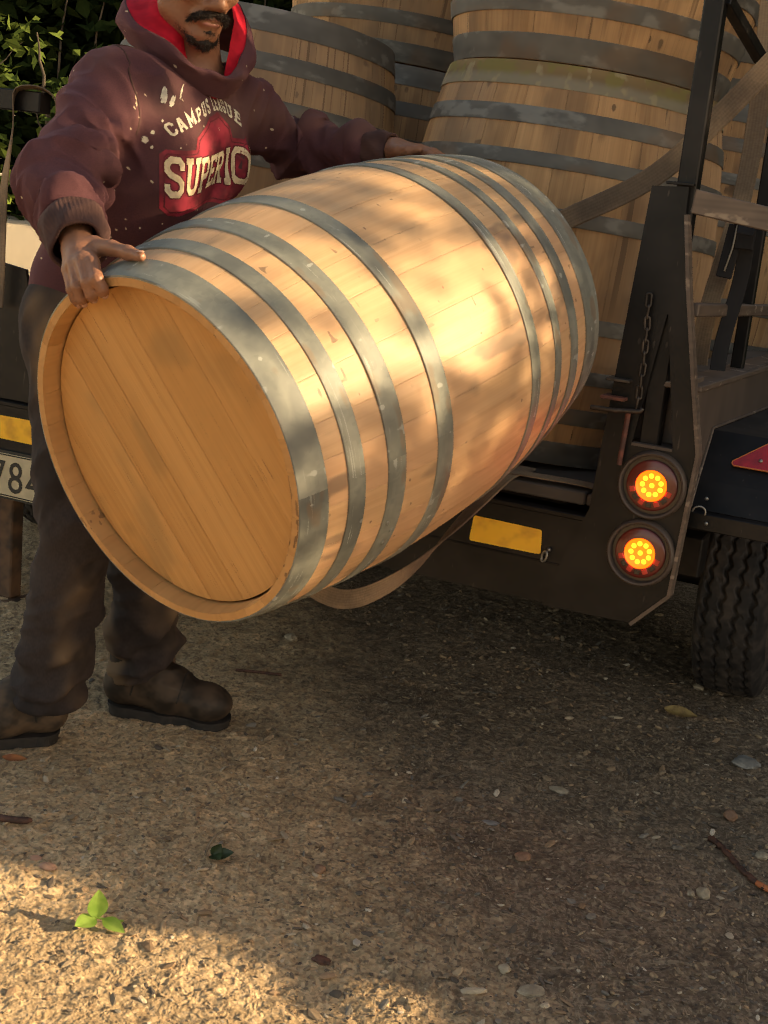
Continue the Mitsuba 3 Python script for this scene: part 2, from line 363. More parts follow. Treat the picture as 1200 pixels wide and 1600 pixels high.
barrel_no = 0
def barrel(label, group, foot, ax, L, Rh, Rb, hoops, wood, head_mat, steel, n=30, rows=14, seg=72, board=None, heads=(0, 1), mats={}, hoop_labels={}, rivets=False, arc=None):
    """Staves, hoops and the boards of the heads, each a part. foot: centre of the near/lower end; ax: along the barrel. arc: only staves whose direction faces that way (the rest cannot be seen)."""
    global barrel_no
    barrel_no += 1; seed = barrel_no
    rg = np.random.default_rng(100 + seed)
    e1, e2, ax = frame(ax); foot = np.asarray(foot, float)
    root = num('barrel'); tag(root, label, 'barrel', group)
    def P(r, th, z): return foot + np.multiply.outer(r * np.cos(th), e1) + np.multiply.outer(r * np.sin(th), e2) + np.multiply.outer(z, ax)
    def R(z): return Rb - (Rb - Rh) * (2 * z / L - 1) ** 2
    w = rg.uniform(0.75, 1.3, n); edges = np.r_[0, np.cumsum(w)] / w.sum() * 2 * np.pi + rg.random() * 6
    zs = L * (0.5 - 0.5 * np.cos(np.linspace(0, np.pi, rows)) * 1.0) * 0.5 + L * np.linspace(0, 1, rows) * 0.5
    gap, ch = (0.0002, 0.0018) if wood == 'oak' else (0.00025, 0.0020); dp = 0.0006 if wood == 'oak' else 0.0009
    for i in range(n):
        a0, a1 = edges[i] + gap / Rb, edges[i + 1] - gap / Rb
        da = rg.normal(0, 0.00015 if wood == 'oak' else 0.0003)
        th = np.r_[a0, a0 + ch / Rb, np.linspace(a0 + ch / Rb, a1 - ch / Rb, 4)[1:-1], a1 - ch / Rb, a1]
        drop = np.array([dp, dp * .12, 0, 0, dp * .12, dp])
        Z, TH = np.meshgrid(zs, th, indexing='ij')
        outer = P(R(Z) + da - drop[None], TH, Z)
        fr = (th - edges[i]) / (edges[i + 1] - edges[i])
        uvo = np.stack([Z + seed * 1.7, np.broadcast_to(i + 50 * seed + 0.02 + 0.96 * fr, Z.shape)], -1)
        thick = np.interp(zs, [0, 0.006, 0.035, 0.06, L - 0.06, L - 0.035, L - 0.006, L], [0.014, 0.019, 0.026, 0.026, 0.026, 0.026, 0.019, 0.014])
        Zi, THi = np.meshgrid(zs, [a0, (a0 + a1) / 2, a1], indexing='ij')
        inner = P(R(Zi) + da - thick[:, None], THi, Zi)
        uvi = np.stack([Zi + seed * 1.7 + 200, np.broadcast_to(i + 50 * seed + np.array([.1, .5, .9]), Zi.shape)], -1)
        vs, fs, uvs, off = [], [], [], 0
        def grid(G, U, flip=False):
            nonlocal off
            a, b = G.shape[:2]; ii, jj = np.meshgrid(np.arange(a - 1), np.arange(b - 1), indexing='ij')
            q = np.stack([ii * b + jj, ii * b + jj + 1, (ii + 1) * b + jj + 1, (ii + 1) * b + jj], -1).reshape(-1, 4)
            fs.append(off + (q[:, ::-1] if flip else q)); vs.append(G.reshape(-1, 3)); uvs.append(U.reshape(-1, 2)); off += a * b
        grid(outer, uvo); grid(inner, uvi, True)
        for k, fl in ((0, True), (-1, False)):      # end grain
            o_, i_ = outer[k][[0, 1, 2, 3, 4, 5]], P((R(zs[k]) + da - thick[k]) * np.ones(6), th, zs[k] * np.ones(6))
            u = np.stack([np.full((2, 6), 200 + seed * 3.3 + k), np.stack([i + 50 * seed + .1 + .8 * fr] * 2)], -1)
            u[1, :, 0] += 0.02
            grid(np.stack([o_, i_]), u, fl)
        for k in (0, 1):                                    # sides
            G = np.stack([outer[:, 0 if k == 0 else -1], inner[:, 0 if k == 0 else -1]], 1)
            grid(G, np.stack([uvo[:, 0 if k == 0 else -1], uvi[:, 0 if k == 0 else -1]], 1), k == 0)
        q = np.vstack(fs)
        add(root + '__stave', (np.vstack(vs), q), wood, smooth=True, uv=np.vstack(uvs))
    th = np.linspace(0, 2 * np.pi, seg + 1)
    for k, (z0, z1) in enumerate(hoops):
        z = np.array([z0, z0 + 0.0015, 0.5 * (z0 + z1), z1 - 0.0015, z1])
        wob = 0.0006 * np.sin(3 * th + k) + 0.0004 * np.sin(7 * th + 2 * k)
        Z, TH = np.meshgrid(z, th, indexing='ij')
        tk = np.array([0.0022, 0.0030, 0.0032, 0.0030, 0.0022])
        G = P(R(Z) + tk[:, None] + wob[None], TH, Z)
        lap = 0.9 + 1.3 * k + seed
        U = np.stack([TH * Rb + seed * 3 + 11 * k, np.broadcast_to((z - z0)[:, None] + 0.4 * k, Z.shape)], -1)
        a, b = G.shape[:2]; ii, jj = np.meshgrid(np.arange(a - 1), np.arange(b - 1), indexing='ij')
        qd = np.stack([ii * b + jj, ii * b + jj + 1, (ii + 1) * b + jj + 1, (ii + 1) * b + jj], -1).reshape(-1, 4)[:, ::-1]
        vs, fs, us = [G.reshape(-1, 3)], [qd], [U.reshape(-1, 2)]; off = a * b
        for zz, row in ((z0, 0), (z1, -1)):                 # the thickness at each edge
            e = np.stack([G[row], P((R(zz) - 0.001) * np.ones(seg + 1), th, np.full(seg + 1, zz))])
            qe = np.stack([np.arange(seg), np.arange(seg) + 1, np.arange(seg) + seg + 2, np.arange(seg) + seg + 1], -1)
            fs.append(off + qe); vs.append(e.reshape(-1, 3)); us.append(np.vstack([U[row], U[row]])); off += 2 * (seg + 1)
        hk = add(root + '__hoop', (np.vstack(vs), np.vstack(fs)), mats.get(k, steel), smooth=True, uv=np.vstack(us))
        if k in hoop_labels: tag(hk, hoop_labels[k])
        if rivets:
            for s in ((-0.012, 0.3), (0.012, 0.7), (0.040, 0.5)):
                zz = z0 + (z1 - z0) * s[1]; t0 = rivets[k % len(rivets)] + s[0] / Rb
                o = P(np.array([R(zz) + 0.0030]), np.array([t0]), np.array([zz]))[0]
                er = math.cos(t0) * e1 + math.sin(t0) * e2; et = np.cross(ax, er)
                m = lathe([(0.0048, 0), (0.0042, 0.0012), (0.0024, 0.0022), (0.0, 0.0025)], 10)
                add(hk + '__rivet', place(m, o, et, ax, er), steel, smooth=True)
    # heads: boards, each a part
    for end in heads:
        z = 0.034 if end == 0 else L - 0.034
        nrm = -ax if end == 0 else ax
        d = unit(board - ax * (board @ ax)) if board is not None else (e1 if end == 0 else e2)
        c = np.cross(nrm, d); rr = R(z) - 0.0290
        x = -rr
        o = foot + ax * z - nrm * 0.022
        disc = Point(0, 0).buffer(rr, 48)
        ib = 0
        while x < rr:
            wd = rg.uniform(0.075, 0.115); x1 = min(x + wd, rr)
            if rr - x1 < 0.035: x1 = rr
            g = disc.intersection(sbox(-1, x + 0.00035, 1, x1 - 0.00035))
            m = extrude(g, 0.022 + rg.normal(0, 0.0003))
            uv = np.stack([m.vertices[:, 0] + ib * 3 + seed, 50 * seed + 900 + ib + 0.03 + 0.94 * (m.vertices[:, 1] - x) / (x1 - x)], 1)
            add(root + '__head_board', place(m, o, d, c, nrm), head_mat, uv=uv)
            x = x1; ib += 1
    return root

held_c, held_ax = V(-0.12104, 2.51149, 0.94743), unit(V(0.56304, 0.78397, 0.26292))
Lb = 0.912
hp = [(0.0, .06), (.105, .142), (.198, .242), (.328, .371), (.645, .679), (.749, .778), (.828, .866), (.915, .997)]
HELD = barrel('pale new oak barrel held tilted between the man and the trailer, steel hoops', None, held_c - held_ax * Lb / 2, held_ax, Lb, 0.302, 0.355,
              [(a * Lb + 0.0005, b * Lb) for a, b in hp], 'oak', 'oak_head', 'hoop_steel', n=29, rows=26, seg=144, board=V(0.59, -0.158, -0.79), rivets=[1.2, 2.2, 0.4, 3.0, 1.7, 4.1, 2.7, 0.9])

# the trailer's frame: a to the right along its tail, b forward, c up; its origin is the lower tail lamp
P0 = V(0.552938, 2.748595, 0.596213)
M3 = np.array([[0.91351, -0.40636, 0.01919], [0.40667, 0.91341, -0.01745], [-0.01044, 0.02375, 0.99966]])
def W(a, b, c): return P0 + V(a, b, c) @ M3
def WM(mesh): return place(mesh, P0, *M3)
def tb(lo, hi, ch=0.002): return WM(bx(lo, hi, ch))

FR = [(0.0, .062), (.112, .156), (.222, .258), (.352, .392), (.608, .648), (.742, .778), (.844, .888), (.938, 1.0)]
BED = 0.097
def standing(label, a, b, c, L, Rh, Rb, lean=(0, 0), **k):
    ax = unit(M3[2] + lean[0] * M3[0] + lean[1] * M3[1])
    return barrel(label, 'upright wooden barrels standing on the trailer', W(a, b, c), ax, L, Rh, Rb, [(x * L + 0.0004, y * L) for x, y in FR], 'old_oak', 'old_oak', 'old_hoop',
                  n=k.pop('n', 27), rows=10, seg=72, **k)

AL, AR, AB = 0.880, 0.331, 0.388
LN = (0.045, 0.070)                 # the load leans a little, forwards and to the right
standing('lower barrel of the centre stack, with a mossy top hoop, behind the held barrel', -0.472, 0.486, BED, AL, AR, AB, LN, mats={7: 'mossy_hoop'}, hoop_labels={7: 'mossy brown top hoop'}, rivets=[3.6, 4.2])
standing('upper barrel of the centre stack, resting on the mossy-hooped barrel', -0.432, 0.548, BED + AL + 0.001, AL, 0.322, 0.385, LN, rivets=[3.9, 4.4])
standing('weathered barrel standing just behind the man, its top rim at his chin height', -1.320, 0.356, BED + .020, 0.945, 0.338, 0.39, (0.04, 0.10), rivets=[3.8])
standing('lower barrel at right, seen between the tail post and the frame edge', -0.400, 1.500, BED + .02, AL + 0.02, 0.335, 0.39, LN, rivets=[4.0])
standing('upper barrel at right, crossed by the brown strap beside the tail post', -0.360, 1.563, BED + AL + 0.041, AL, 0.332, 0.388, LN, rivets=[4.3])
standing('dark lower barrel in the shade behind the weathered barrel', -1.312, 1.195, BED, 0.935, 0.335, 0.39, LN)
standing('dark upper barrel in the shade at the top, behind the weathered barrel', -1.270, 1.260, BED + 0.936, AL, 0.335, 0.39, LN)
# ------------------------------------------------------------------ the trailer
TR = 'trailer'
M['rust_brown'] = two(principled(mottled((0.14, 0.075, 0.04), (0.05, 0.033, 0.024), 25), 0.8))
tag(TR, 'black steel flatbed trailer loaded with barrels, round amber lamps lit at its tail corner', 'trailer')
def tp(name, mesh, bsdf, label=None, smooth=False, **k):
    key = add(TR + '__' + name, mesh, bsdf, smooth=smooth, **k)
    if label: tag(key, label)
    return key
def rear_plate(poly, b0, depth):           # a flat plate parallel to the tail, its outline in (a, c), thickened towards the viewer's side
    return place(extrude(poly, depth), W(0, b0, 0), M3[0], M3[2], -M3[1])

outline = [(-.089, .75), (-.014, .754), (-.013, .707), (.013, .557), (.053, .367), (.084, .226), (.070, -.081), (-.002, -.158), (-.20, -.163), (-.17, -.05), (-.125, .07)]
hole = [(-.019, .508), (-.054, .228), (.033, .228)]
poly = Polygon(outline, [hole]).buffer(0.0015).buffer(-0.0015)
tp('corner_plate', rear_plate(poly, 0.004, 0.010), 'black_steel', 'tall black corner plate with a triangular cut-out')
edge = LineString([(-.010, .700), (.0155, .557), (.0555, .367), (.0865, .226), (.0725, -.081), (.0, -.160)])
tp('plate_edge', rear_plate(edge.buffer(0.0038, cap_style=2, join_style=2), 0.016, 0.030), 'worn_rail', 'worn bare edge of the corner plate')
tp('plate_edge', rear_plate(LineString([(-.0535, .226), (.0325, .226)]).buffer(0.003, cap_style=2), 0.010, 0.020), 'dusty_steel')
tp('post', tb([-.043, .008, .20], [-.003, .048, 1.62], .003), 'black_steel', 'black square tail post')
tp('post_cap_plate', tb([-.060, -.012, .756], [-.004, .006, .762], .001), 'black_steel')
tp('rear_beam', rear_plate(Polygon([(-2.2, .038), (-.11, .048), (-.11, -.158), (-2.2, -.170)]), 0.012, 0.012), 'black_steel', 'black tail beam under the bed')
tp('beam_lip', tb([-1.95, -.004, .040], [-.118, .030, .052], .002), 'black_steel')
tp('beam_seam', WM(bar((-.60, .0005, -.062), (-.075, .0005, -.068), .004, .006, (0, 1, 0))), 'black_steel')
nb = 11
for i in range(nb):                          # bed boards run along the trailer
    a0 = -2.20 + i * 2.26 / nb
    tp('bed_board', tb([a0 + .002, .03, BED - .03 + .001 * (i % 3)], [a0 + 2.26 / nb - .002, 2.6, BED - .002 - .0015 * (i % 3)], .003), 'bed_wood')
tp('tail_sill', tb([-.105, .06, .226], [.045, .13, .358], .003), 'dusty_steel')
tp('tail_sill', tb([-.107, .056, .3585], [.047, .132, .372], .002), 'worn_rail')
tp('side_panel', tb([.058, .02, .085], [.064, 2.7, .352], .001), 'dusty_steel', 'dusty side panel')
tp('side_flange', WM(bar((.030, .008, .3575), (.030, 2.7, .300), .012, .080, (1, 0, 0))), 'worn_rail')
tp('inner_flange', WM(bar((-.045, .135, .3555), (-.045, 2.7, .301), .010, .070, (1, 0, 0))), 'bed_wood')
tp('side_rail', WM(bar((.022, .022, .514), (.050, 1.6, .458), .030, .027, (0, 0, 1), .003)), 'worn_rail', 'lower worn side rail')
tp('side_rail', WM(bar((-.008, .012, .728), (.36, .36, .672), .012, .048, (0, 0, 1), .002)), 'worn_rail', 'upper worn rail swung out from the corner plate')
tp('brace', WM(bar((-.006, .030, 1.115), (.062, .75, .93), .024, .024, (0, 0, 1), .002)), 'black_steel', 'black diagonal brace')
tp('stake', tb([.010, .60, .34], [.040, .63, 1.5], .003), 'black_steel')
# left corner, low, and the bar above it
tp('corner_plate', rear_plate(Polygon([(-1.98, .44), (-1.66, .40), (-1.605, .16), (-1.605, .062), (-1.98, .060)]), -0.001, 0.010), 'black_steel', 'low black plate at the left corner')
tp('gate_bar', WM(bar((-2.25, -.02, .822), (-1.610, -.02, .808), .045, .050, (0, 0, 1), .003)), 'black_steel', 'black bar at the left corner')
tp('post', tb([-1.95, .0, .44], [-1.90, .05, 1.62], .003), 'black_steel')
# mudguard box with its reflector
g = [(.22, .252), (.14, .15), (.09, .092)]
fm = Polygon([(.10, .092), (.135, .150), (.215, .250), (1.45, .205), (1.60, .05), (1.60, .04), (1.45, .19), (.225, .236), (.15, .150), (.12, .092)])
tp('mudguard', WM(place(extrude(fm, .34), V(.066, 0, 0), V(0, 1, 0), V(0, 0, 1), V(1, 0, 0))), 'black_steel', 'black mudguard box over the wheel')
front = Polygon([(.0, 0), (.34, 0), (.34, .176), (.0, .176)])
tp('mudguard_edge', WM(cat([bar((.0665, .098, .094), (.0665, .139, .155), .005, .006, (1, 0, 0)), bar((.0665, .139, .155), (.0665, .213, .252), .005, .006, (1, 0, 0)), bar((.0665, .213, .253), (.0665, 1.4, .209), .005, .006, (1, 0, 0))])), 'worn_rail')
tp('mudguard_lip', tb([.060, .070, .054], [.41, .105, .0905], .002), 'black_steel')
# the red plate follows the slope of the box
o, xdir = V(.0, .122, .122), V(1, 0, 0)
updir = unit(V(0, .08, .10)); nrm = np.cross(xdir, updir)
o = V(.12, .170, .194)
tri = Polygon([(0, -.012), (.20, -.012), (.115, .064), (.085, .064)]).buffer(-.006).buffer(.006)
if nrm[1] > 0: nrm = -nrm
loc = lambda m, off: WM(place(m, o + nrm * off, xdir, updir, np.cross(xdir, updir)))
tp('red_reflector', loc(extrude(tri, .003), .006), 'red_reflector', 'red triangular reflector plate on the mudguard')
tp('red_reflector__rim', loc(extrude(tri.buffer(.0022).difference(tri.buffer(.0003)), .0035), .006), 'orange_edge')
dome = lathe([(.0045, 0), (.004, .0015), (.002, .0025), (0, .003)], 10)
for q in ((.083, .040), (.066, .008), (.135, .012)):
    tp('red_reflector__screw', WM(place(dome, o + nrm * .0105 + xdir * q[0] + updir * q[1], xdir, np.cross(nrm, xdir), nrm)), 'steel', smooth=True)
for q in ((.098, .110, .118), (.112, .075, .072)):
    tp('bolt', WM(place(dome, V(*q) + V(0, -.012, 0), V(1, 0, 0), V(0, 0, 1), V(0, -1, 0))), 'steel', smooth=True)
# amber reflectors and number plate on the tail beam
def sticker(pts, off, mat, name, label=None, depth=.0015):
    return tp(name, rear_plate(Polygon(pts).buffer(-.006).buffer(.006), off, depth), mat, label)
sticker([(-.385, .005), (-.224, .003), (-.220, -.052), (-.390, -.054)], -.001, 'amber_reflector', 'amber_reflector', 'amber reflector strip nearest the lit lamps')
sticker([(-1.90, .010), (-1.605, .015), (-1.602, -.049), (-1.90, -.048)], -.0012, 'amber_reflector', 'amber_reflector', 'amber reflector strip above the number plate')
sticker([(-1.99, -.086), (-1.560, -.082), (-1.556, -.199), (-1.99, -.199)], -.0125, 'plate_white', 'number_plate', 'pale number plate reading 784 at its visible end', .003)
tp('number_plate__backing', rear_plate(Polygon([(-2.0, -.078), (-1.552, -.075), (-1.548, -.206), (-2.0, -.206)]), -.0005, .011), 'plate_black')

def strokes(lines, w, cap=2, join=2): return unary_union([LineString(l).buffer(w / 2, cap_style=cap, join_style=join) for l in lines])
def arcp(cx, cy, rx, ry, a0, a1, n=14): return [(cx + rx * math.cos(math.radians(t)), cy + ry * math.sin(math.radians(t))) for t in np.linspace(a0, a1, n)]
digits = {'7': [[(0.02, .94), (.56, .94), (.22, .0)]],
          '8': [arcp(.30, .73, .21, .22, 0, 360, 26), arcp(.30, .265, .25, .225, 0, 360, 26)],
          '4': [[(.45, 0), (.45, 1.0)], [(.45, .97), (.03, .30), (.62, .30)]]}
for ch, a in (('7', -1.747), ('8', -1.686), ('4', -1.625)):
    g = affinity.scale(strokes(digits[ch], .13), .080, .080, origin=(0, 0))
    g = affinity.scale(g, .92, 1, origin=(0, 0))
    tp('number_plate__character', rear_plate(affinity.translate(g, a, -.183), -.0158, .0012), 'plate_black')
tp('number_plate__border', rear_plate(Polygon([(-1.985, -.089), (-1.563, -.085), (-1.559, -.195), (-1.985, -.195)]).exterior.buffer(.0016), -.0157, .001), 'plate_black')

# tail lamps
ledmat = {'type': 'diffuse', 'reflectance': rgb((.5, .3, .1))}
M['lamp_grommet'] = two(principled((0.07, 0.052, 0.042), 0.5))
def lamp(a, c, label):
    k = tp('tail_lamp', rear_plate(Point(a, c).buffer(.066, 32), -.006, .004), 'lamp_dark', label)
    def at(mesh, off): return place(mesh, W(a, -off, c), M3[0], M3[2], -M3[1])
    add(k + '__grommet', at(lathe([(.0625, 0), (.0625, .012), (.0645, .016), (.068, .017), (.0715, .014), (.073, .006), (.073, 0)], 56), .006), 'lamp_grommet', smooth=40)
    add(k + '__lens', at(lathe([(.054, .0), (.0535, .006), (.050, .009), (.0335, .0105), (.0330, .0095)], 48), .010), 'lamp_red', smooth=40)
    add(k + '__lamp_bowl', at(lathe([(.0330, .0098), (.0295, .0078), (.028, .004), (.0, .0035)], 40), .010), 'lamp_amber', smooth=True, emitter={'type': 'area', 'radiance': rgb((.60, .025, .0005))})
    for i in range(7):
        t = math.radians(198 + i * 24)
        m = bx([-.006, -.0055, 0], [.006, .0055, .003], .001)
        cx, cy = .0405 * math.cos(t), .0405 * math.sin(t)
        m.vertices = np.asarray(m.vertices) @ np.array([[math.sin(t), -math.cos(t), 0], [math.cos(t), math.sin(t), 0], [0, 0, 1]]) + [cx, cy, .0085]
        add(k + '__facet', at(m, .010), 'red_facet' if i % 2 == 0 else 'lamp_dark')
    led = lathe([(.0056, 0), (.0052, .0018), (.0034, .0032), (0, .0038)], 12)
    for i in range(10):
        t = i * 2 * math.pi / 9 + .35; r = .0 if i == 9 else .0200
        m = led.copy(); m.vertices = np.asarray(m.vertices) + [r * math.cos(t), r * math.sin(t), .0040]
        add(k + '__led', at(m, .010), None, smooth=True, emitter={'type': 'area', 'radiance': rgb(LED)})
LED = (3.0, 0.110, 0.004)
lamp(.003, .147, 'upper round tail lamp with its ring of amber lights lit')
lamp(.0, .0, 'lower round tail lamp with its ring of amber lights lit')

# ears, pins, chain, rings
tp('hinge_ear', tb([-.122, -.030, .352], [-.072, .02, .358], .001), 'dark_chain'); tp('hinge_ear', tb([-.128, -.032, .313], [-.076, .02, .320], .001), 'rust_red', 'rusty red hinge ear')
tp('hinge_pin', WM(tube([(-.145, -.030, .291), (-.09, -.032, .293), (-.040, -.030, .299), (-.036, -.030, .306)], .0052, 8)), 'dark_chain', smooth=True)
tp('hinge_pin', WM(tube([(-.066, -.022, .29), (-.070, -.022, .18)], .0058, 8)), 'rust_red', smooth=True)
lk = np.array([(math.cos(t) * .0052, 0, math.sin(t) * .0052 + (.0085 if math.sin(t) > 0 else -.0085)) for t in np.linspace(0, 2 * np.pi, 15)[:-1]])
link = tube(lk, .0024, 6, closed=True)
for i in range(10):
    f = i / 9; cpos = V(-.058 + .008 * f + .004 * math.sin(f * 3), -.022 - .004 * f, .525 - .212 * f)
    ang = (0.35 if i % 2 == 0 else 1.75); tl = .18 * math.sin(i * 2.3)
    x = V(math.cos(ang), math.sin(ang), 0); z = unit(V(math.sin(tl) * .4 - .04, 0, 1)); y = unit(np.cross(z, x)); x = np.cross(y, z)
    tp('chain__link' if i else 'chain__link', WM(place(link, cpos, x, y, z)), 'dark_chain', smooth=True)
tag(TR + '__chain', 'hanging link chain')
ring = lambda o, r, rr, x, y: tube([np.asarray(o) + r * (math.cos(t) * np.asarray(x) + math.sin(t) * np.asarray(y)) for t in np.linspace(0, 2 * np.pi, 22)[:-1]], rr, 8, closed=True)
tp('eye_bolt', WM(cat([ring((-.208, -.012, -.052), .0125, .0026, (.55, -.4, .1), (.15, 0, .99)), tube([(-.203, .0, -.037), (-.2, -.010, -.036)], .005, 8)])), 'steel', smooth=True)
tp('hook_ring', WM(tube([V(.094, .06, .094) + .013 * V(math.cos(t), .3 * math.cos(t), math.sin(t)) for t in np.linspace(-.4, 3.2, 14)], .002, 8)), 'steel', smooth=True)
# axle, chassis and wheel
tp('chassis_beam', tb([-1.50, .3, -.12], [-1.42, 2.6, -.02], .004), 'black_steel'); tp('chassis_beam', tb([-.30, .3, -.12], [-.22, 2.6, -.02], .004), 'black_steel')
wc = V(.092, .972, -.272)
tp('axle', WM(tube([wc + V(-.05, 0, 0), wc + V(-2.3, 0, .0)], .035, 12)), 'black_steel', smooth=True)
def tyre(rad, width):
    nt, nw = 300, 64
    th = np.arange(nt) * 2 * np.pi / nt; w = np.linspace(-1, 1, nw)
    prof_r = rad - 0.010 * np.abs(w) ** 2.4 - 0.075 * np.clip((np.abs(w) - .80) / .20, 0, 1) ** 1.9
    x = width / 2 * np.where(np.abs(w) < .86, w, np.sign(w) * (.86 + .14 * np.sin(np.clip((np.abs(w) - .86) / .14, 0, 1) * 1.57)))
    TH, Wd = np.meshgrid(th, w, indexing='ij')
    zig = (2 / np.pi) * np.arcsin(np.sin(TH * 46))
    g = np.zeros_like(TH)
    for w0 in (-.62, -.20, .20, .62):
        g = np.maximum(g, np.clip(1 - (np.abs(Wd - w0 - .060 * zig) - .030) / .020, 0, 1))
    sipe = np.clip(1.0 - np.abs(np.sin(TH * 46 + 1.2)) / .16, 0, 1) * ((np.abs(Wd) % .42) > .30) * (np.abs(Wd) < .80) * .5
    Rr = prof_r[None] - .0115 * np.maximum(g, sipe) * (np.abs(Wd) < .84)
    v = np.stack([np.broadcast_to(x, TH.shape), Rr * np.cos(TH), Rr * np.sin(TH)], -1).reshape(-1, 3)
    ii, jj = np.meshgrid(np.arange(nt), np.arange(nw - 1), indexing='ij')
    q = np.stack([ii * nw + jj, ii * nw + jj + 1, ((ii + 1) % nt) * nw + jj + 1, ((ii + 1) % nt) * nw + jj], -1).reshape(-1, 4)
    return trimesh.Trimesh(v, np.vstack([q[:, [0, 1, 2]], q[:, [0, 2, 3]]]), process=False)
tm = tyre(.312, .190); tm.vertices = np.asarray(tm.vertices) + wc
wk = tp('wheel__tyre', WM(tm), 'tyre_rubber', smooth=True)
rim = lathe([(.238, -.085), (.225, -.075), (.17, -.06), (.16, .055), (.215, .062), (.238, .085)], 40)
tp('wheel__rim', WM(place(rim, wc, V(0, 1, 0), V(0, 0, 1), V(1, 0, 0))), 'dusty_steel', smooth=40)
tp('wheel__hub', WM(place(lathe([(.17, .03), (.10, .045), (.06, .05), (.05, .08), (0, .082)], 32), wc, V(0, 1, 0), V(0, 0, 1), V(1, 0, 0))), 'black_steel', smooth=40)
wl_c = V(-2.22, .972, -.272); tm2 = tyre(.312, .190); tm2.vertices = np.asarray(tm2.vertices) + wl_c
tp('wheel_001__tyre', WM(tm2), 'tyre_rubber', smooth=True)
tp('wheel_001__rim', WM(place(rim, wl_c, V(0, 1, 0), V(0, 0, 1), V(1, 0, 0))), 'dusty_steel', smooth=40)
tp('chassis_beam', tb([-2.2, .40, -.14], [.05, .48, -.04], .004), 'black_steel'); tp('chassis_beam', tb([-2.2, 1.35, -.14], [.05, 1.43, -.04], .004), 'black_steel')
tp('mudguard', tb([-2.40, .30, .06], [-2.02, 1.6, .10], .004), 'black_steel', 'left mudguard'); tp('splash_guard', tb([-2.02, 1.60, -.40], [-.10, 1.61, .06], .002), 'black_steel')
tp('prop_stand', WM(cat([bar((-1.856, .20, -.14), (-1.853, .20, -.560), .050, .050, (0, 1, 0), .004), bx((-1.90, .15, -.572), (-1.80, .25, -.560))])), 'rust_brown', 'rusty brown prop stand under the left corner')

# ------------------------------------------------------------------ straps
def strap(pts, wid, width, label, mat='strap_web', n=60, thick=.0028):
    p = spline([W(*q) for q in pts], n)
    if np.ndim(wid) == 1: wd = V(*wid) @ M3
    else:
        k = np.linspace(0, 1, len(wid)); wd = np.stack([np.interp(np.linspace(0, 1, n), k, np.asarray(wid)[:, j]) for j in range(3)], 1) @ M3
    m, uv = ribbon(p, wd, width, thick)
    return tag(add('strap', m, mat, smooth=False, uv=uv), label, 'strap', None if mat == 'black_web' else 'brown webbing straps')
strap([(-.330, .16, .101), (-.330, .08, .101), (-.332, .015, .100), (-.338, -.05, .078), (-.360, -.175, .014), (-.400, -.285, -.060), (-.450, -.360, -.106), (-.493, -.400, -.121), (-.563, -.425, -.101), (-.620, -.435, -.060), (-.66, -.37, .0)],
      [(1, 0, 0), (1, 0, 0), (1, -.1, .1), (.9, -.15, .3), (.8, -.15, .55), (.5, -.2, .85), (.25, -.25, .95), (.1, -.3, .95), (0, -.3, .95), (0, -.2, 1), (0, 0, 1)], .048, 'brown webbing strap drooping in a loop under the held barrel')
strap([(-.115, .075, .1005), (-.17, .07, .106), (-.25, .062, .1065), (-.34, .055, .1065), (-.46, .075, .1005), (-.6, .10, .1005)], (.1, 1, .05), .040, 'brown webbing strap lying across the trailer bed beside the tail post')
strap([(-.50, .142, .545), (-.40, .135, .60), (-.314, .125, .657), (-.207, .115, .715), (-.106, .11, .782), (-.014, .11, .884), (.071, .12, .993), (.151, .14, 1.106), (.25, .20, 1.25)], (-.6, 0, .8), .046, 'brown webbing strap running diagonally up behind the tail post')
strap([(.010, .37, 1.25), (.018, .36, 1.111), (.028, .355, .858), (.018, .35, .699), (-.004, .345, .547), (-.014, .34, .372)], (1, .12, 0), .042, 'brown webbing strap hanging straight down beside the black one')
BS = strap([(.078, .16, .672), (.074, .20, .700), (.062, .27, .690), (.060, .295, .60), (.054, .295, .53), (.043, .28, .372)], (1, .15, 0), .034, 'black ratchet strap hanging in front of the barrels at right', 'black_web')
add(BS + '__ratchet', WM(cat([bar((.037, .275, .690), (.026, .272, .575), .012, .034, (1, .1, 0)), bar((.060, .268, .700), (.060, .268, .640), .018, .040, (1, 0, 0)), tube([(.033, .262, .700), (.075, .262, .700)], .010, 10)])), 'black_web')
add(BS + '__wire', WM(tube([(.040, .262, .690), (.038, .258, .64), (.028, .26, .59)], .0022, 6)), 'steel', smooth=True)
strap([(-1.612, .05, .60), (-1.603, .015, .775), (-1.602, -.012, .832), (-1.620, -.030, .842), (-1.645, -.048, .842), (-1.672, -.052, .832), (-1.682, -.051, .775), (-1.700, -.048, .650), (-1.714, -.044, .440), (-1.72, -.04, .30)],
      [(.5, -.9, 0), (.5, -.9, 0), (.5, -.9, .2), (.5, -.9, .3), (.7, -.7, .2), (.9, -.3, 0), (1, 0, 0), (1, 0, 0), (1, 0, 0)], .030, 'faded strap looped over the black bar at the left corner')

